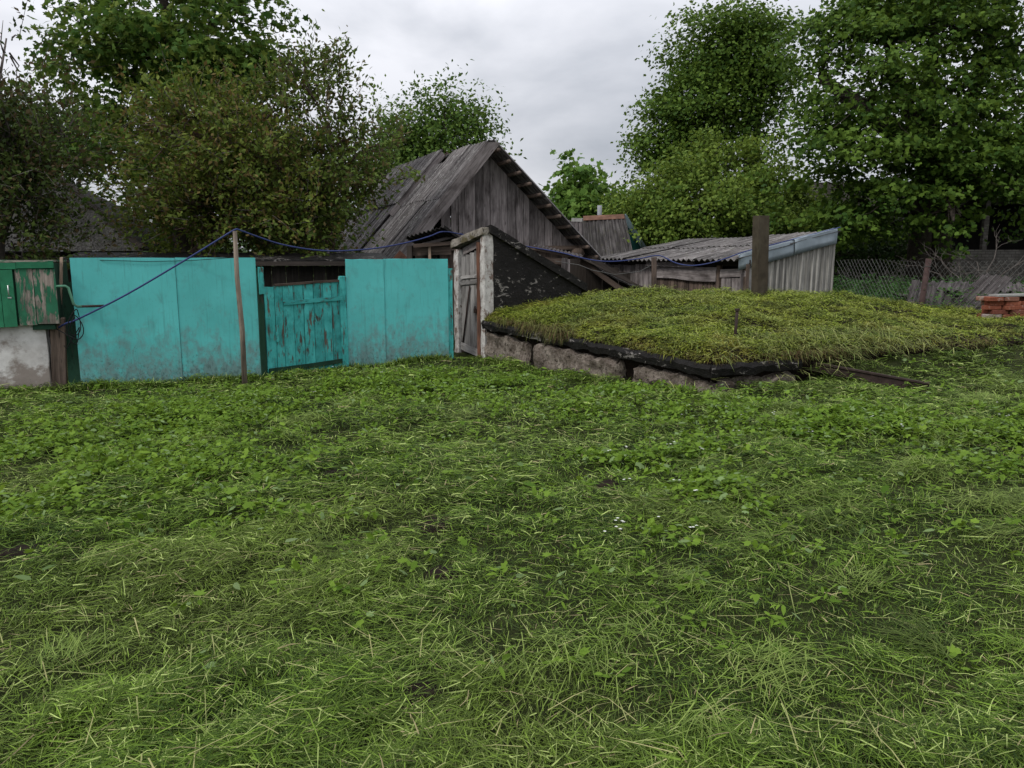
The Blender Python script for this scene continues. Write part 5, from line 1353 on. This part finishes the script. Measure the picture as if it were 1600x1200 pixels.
P = np.stack([wx[ci] + np.cos(a) * rad_, wy[ci] + np.sin(a) * rad_, gz(wx, wy)[ci] + .015 + hq + hay(wx, wy)[ci] * .6], 1)
U = np.stack([np.cos(a), np.sin(a), rg.normal(size=m) * .35], 1); N = np.array([0, 0, 1.0])[None] + rg.normal(size=(m, 3)) * .45
c = lerp((.055, .115, .010), (.180, .285, .034), np.clip(rg.random(m) * .6 + .4 * rg.random(k)[ci], 0, 1))
under = (rg.random(m) < .09)[:, None]; c = np.where(under, np.array([.18, .26, .10])[None] * rg.uniform(.8, 1.15, (m, 1)), c)     # pale undersides of turned leaves
G = Bag(); kind = rg.choice([0, 1, 1, 2, 2], k)[ci]; Sz = rg.uniform(.018, .055, m) * np.where(rg.random(m) < .1, 1.4, 1)
for q_, tmq in enumerate((tmpl_leaf(.6), tmpl_leaf(.32), tmpl_lobed())):
    s_ = kind == q_; G.add(scatter(tmq, P[s_], U[s_], N[s_], Sz[s_] * (1.25 if q_ == 1 else 1), c[s_]))
n_ = 200; xy = yard(n_, 9, .4, 3.2); q_ = xy     # scattered large cut leaves
az = rg.uniform(0, 2 * np.pi, n_)
G.add(scatter(tmpl_leaf(.36), np.stack([q_[:, 0], q_[:, 1], gz(q_[:, 0], q_[:, 1]) + .03 + hay(q_[:, 0], q_[:, 1])], 1), np.stack([np.cos(az), np.sin(az), rg.normal(size=n_) * .15], 1), np.array([0, 0, 1.0])[None] + rg.normal(size=(n_, 3)) * .3, rg.uniform(.04, .10, n_), lerp((.07, .13, .03), (.17, .23, .10), rg.random(n_))))
tag(link('leafy_weeds', G.mesh('leafy_weeds', M['leaf'])), 'patches of leafy weeds left among the cut grass', 'weeds', None, 'stuff')
# little white flowers
fx, fy_ = [], []
for (px_, py_, r, s_) in [pp[i] for i in (5, 9, 10, 11, 12, 13, 14, 15, 16)]:
    k = int(11 * s_); ctr = rg.normal(size=(max(2, k // 2), 2)) * r * .5; j = rg.integers(0, len(ctr), k)
    fx.append(px_ + ctr[j, 0] + rg.normal(size=k) * .02); fy_.append(py_ + ctr[j, 1] + rg.normal(size=k) * .02)
fx = np.concatenate(fx); fy_ = np.concatenate(fy_); k = len(fx)
zf = gz(fx, fy_) + .07 + hay(fx, fy_); ci = np.repeat(np.arange(k), 5); a = np.tile(np.arange(5) * 2 * np.pi / 5, k)
P = np.stack([fx[ci], fy_[ci], zf[ci]], 1); U = np.stack([np.cos(a), np.sin(a), .3 + 0 * a], 1)
ok = (mdist(fx, fy_) < -.05)[ci]
V, T, c = scatter(tmpl_oval(.8), P[ok], U[ok], np.tile([[0, 0, 1.0]], (ok.sum(), 1)), np.full(ok.sum(), .011), np.tile([[.75, .76, .70]], (ok.sum(), 1)))
tag(link('white_blossoms', np_mesh('white_blossoms', V, T, M['leaf'], c)), 'tiny white blossoms in the leafy weeds', 'flowers', None, 'stuff')

# turf on the mound
G = Bag(); n_ = 150000
u = rg.random(n_) ** 1.25; v = rg.random(n_)
x, y = bil(u, v); ok = (y < 13.9) & (x < 9.5); x, y = x[ok], y[ok]; n_ = len(x); d = mdist(x, y)
z = zm(x, y); rim_ = (d < .11) & (rg.random(n_) < .45)
f = rg.random(n_) ** .8; hm = .03 + .05 * np.clip(fbm(x * 1.7 + 12, y * 1.7, 3), 0, 1)
az = flow(x * 1.7, y * 1.7) + rg.normal(size=n_) * 1.5
near_ab = ((x - A.x) * WI.x + (y - A.y) * WI.y) < ((x - B.x) * WI2.x + (y - B.y) * WI2.y)
oaz = np.where(near_ab, math.atan2(-WI.y, -WI.x), math.atan2(-WI2.y, -WI2.x)) + rg.normal(size=n_) * .5
az = np.where(rim_, oaz, az)
mm = np.clip(rg.random(n_) * .75 + .3 * fbm(x * 1.6, y * 1.6 + 5, 3), 0, 1)
c = lerp((.035, .065, .006), (.300, .365, .040), np.clip(rg.beta(.7, .8, n_) * .85 + .35 * (fbm(x * 1.6, y * 1.6 + 5, 3) - .3), 0, 1))
br = np.clip((fbm(x * 2.1 + 40, y * 2.1 + 60, 3) - .44) * 3.2, 0, 1) * np.where(d < .9, 1, .55) + .5 * (d < .2) * rg.random(n_)
dkc = np.clip((fbm(x * 3.3 + 21, y * 3.3 + 4, 3) - .50) * 5, 0, 1)[:, None]; c = c * (1 - .55 * dkc) + np.array([.045, .085, .014])[None] * (.55 * dkc); br = np.minimum(br, 1); c = c * (1 - .5 * br[:, None]) + np.array([.18, .12, .03])[None] * (.5 * br[:, None])
pale = (rg.random(n_) < .07)[:, None]; c = np.where(pale, np.array([.32, .34, .10])[None], c)
L = rg.uniform(.025, .075, n_) * np.where(rg.random(n_) < .10, 2.2, 1)
e0 = np.where(rim_, rg.uniform(-.2, .5, n_), rg.normal(size=n_) * .25 + .12); e1 = np.where(rim_, rg.uniform(-1.5, -.6, n_), rg.normal(size=n_) * .35 - .2)
hm = hm * (.3 + 1.1 * hayn(x * 1.4 + 7, y * 1.4)); G.add(ribbons(np.stack([x, y, z + hm * f], 1), az, L, rg.uniform(.005, .011, n_), e0, e1, c, np.where(rim_, z - .2, z), rg.normal(size=n_) * .4))
# loose clippings in small heaps on the turf
k = 430; u = rg.random(k) ** 1.1; v = rg.random(k); hx, hy = bil(u, v); ok = (hy < 13.4) & (hx < 9); hx, hy = hx[ok], hy[ok]; k = len(hx)
ci = np.repeat(np.arange(k), 64); n_ = len(ci); rr2 = rg.uniform(.08, .32, k)[ci]
x = hx[ci] + rg.normal(size=n_) * rr2 * .6; y = hy[ci] + rg.normal(size=n_) * rr2 * .6; ok = mdist(x, y) > .02; x, y, ci, rr2 = x[ok], y[ok], ci[ok], rr2[ok]; n_ = len(x)
hq = np.exp(-((x - hx[ci]) ** 2 + (y - hy[ci]) ** 2) / (rr2 ** 2)) * .07 * rg.random(n_) + .015; zz = zm(x, y)
tone = rg.random(k)[ci]; c = lerp((.10, .16, .020), (.30, .33, .075), np.clip(rg.random(n_) * .6 + tone * .4, 0, 1)) * np.where(tone < .25, .55, 1)[:, None]
G.add(ribbons(np.stack([x, y, zz + hq], 1), (rg.random(k) * 6.28)[ci] + rg.normal(size=n_) * .8, rg.uniform(.08, .28, n_), rg.uniform(.005, .010, n_), rg.normal(size=n_) * .2 + .05, rg.normal(size=n_) * .25 - .15, c, zz))
# fringe hanging over the slab edge
n_ = 12000; s_ = rg.random(n_) * 14.0
onab = s_ < 4.56; tt = np.where(onab, s_, s_ - 4.56)
bx = np.where(onab, A.x + AB.x * tt, B.x + BC.x * tt); by = np.where(onab, A.y + AB.y * tt, B.y + BC.y * tt)
ox = np.where(onab, -WI.x, -WI2.x); oy = np.where(onab, -WI.y, -WI2.y)
off = rg.uniform(-.12, .06, n_); x = bx + ox * off; y = by + oy * off
thick = np.clip((fbm(s_ * 1.6, s_ * 0 + 3, 3) - .25) * 2, 0, 1); cover = rg.random(n_) < .35 + .65 * thick
x, y, ox, oy, thick = [q[cover] for q in (x, y, ox, oy, thick)]; n_ = len(x)
far_ = (np.hypot(x - B.x, y - B.y) > 1.25) & (x > B.x)
c = lerp((.055, .06, .018), (.17, .18, .05), rg.random(n_)); bm = (rg.random(n_) < .45)[:, None]; c = np.where(bm, np.array([.10, .065, .03])[None] * rg.uniform(.5, 1.2, (n_, 1)), c)
G.add(ribbons(np.stack([x, y, zpl(x, y) + rg.uniform(.0, .10, n_)], 1), np.arctan2(oy, ox) + rg.normal(size=n_) * .6, rg.uniform(.05, .14, n_) * (.3 + 1.3 * thick ** 2) * np.where(far_, .6, np.where(x < 1.2, 1.5, .95)), rg.uniform(.005, .010, n_), rg.uniform(-.3, .6, n_), rg.uniform(-1.5, -.9, n_), c))
# hay spilling over the front bank
n_ = 1300; tt = rg.normal(size=n_) * .9 + 2.4; x = B.x + BC.x * tt + WI2.x * rg.uniform(-.25, .9, n_); y = B.y + BC.y * tt + WI2.y * rg.uniform(-.25, .9, n_)
zz = np.where(mdist(x, y) > 0, zm(x, y), gz(x, y) + .12)
G.add(ribbons(np.stack([x, y, zz + rg.uniform(.02, .09, n_)], 1), math.atan2(-WI2.y, -WI2.x) + .3 + rg.normal(size=n_) * .9, rg.uniform(.10, .40, n_), rg.uniform(.005, .009, n_), rg.normal(size=n_) * .15 - .05, rg.uniform(-.9, -.1, n_), lerp((.08, .13, .022), (.30, .31, .11), rg.random(n_)), gz(x, y) + .02))
tag(link('mound_turf', G.mesh('mound_turf', M['grass'])), 'yellow green turf and hay covering the cellar mound', 'turf', None, 'stuff')
# crumbs of bare soil where the turf is torn
for i, (bx, by, br) in enumerate(barep):
    mb = MB(); k = 14; vs = [(bx, by, g1(bx, by) + .03)]; 
    for ring, (rf, hf) in enumerate(((.45, .028), (.8, .014), (1.1, -.02))):
        for j_ in range(k):
            a = 2 * math.pi * j_ / k; q_ = br * rf * (1 + .25 * mnoise.noise(Vector((math.cos(a) * 2, math.sin(a) * 2, i * 3.3 + ring))))
            xx, yy_ = bx + math.cos(a) * q_, by + math.sin(a) * q_; vs.append((xx, yy_, g1(xx, yy_) + hf + .012 * mnoise.noise(Vector((xx * 30, yy_ * 30, 0)))))
    fs = [(0, 1 + j_, 1 + (j_ + 1) % k) for j_ in range(k)]
    for ring in range(2):
        o_ = 1 + ring * k; fs += [(o_ + j_, o_ + k + j_, o_ + k + (j_ + 1) % k, o_ + (j_ + 1) % k) for j_ in range(k)]
    mb.add(vs, fs); tag(mb.build('soil_patch', M['soil'], None, True), 'bare dark soil showing through the cut grass', None, None, 'structure')
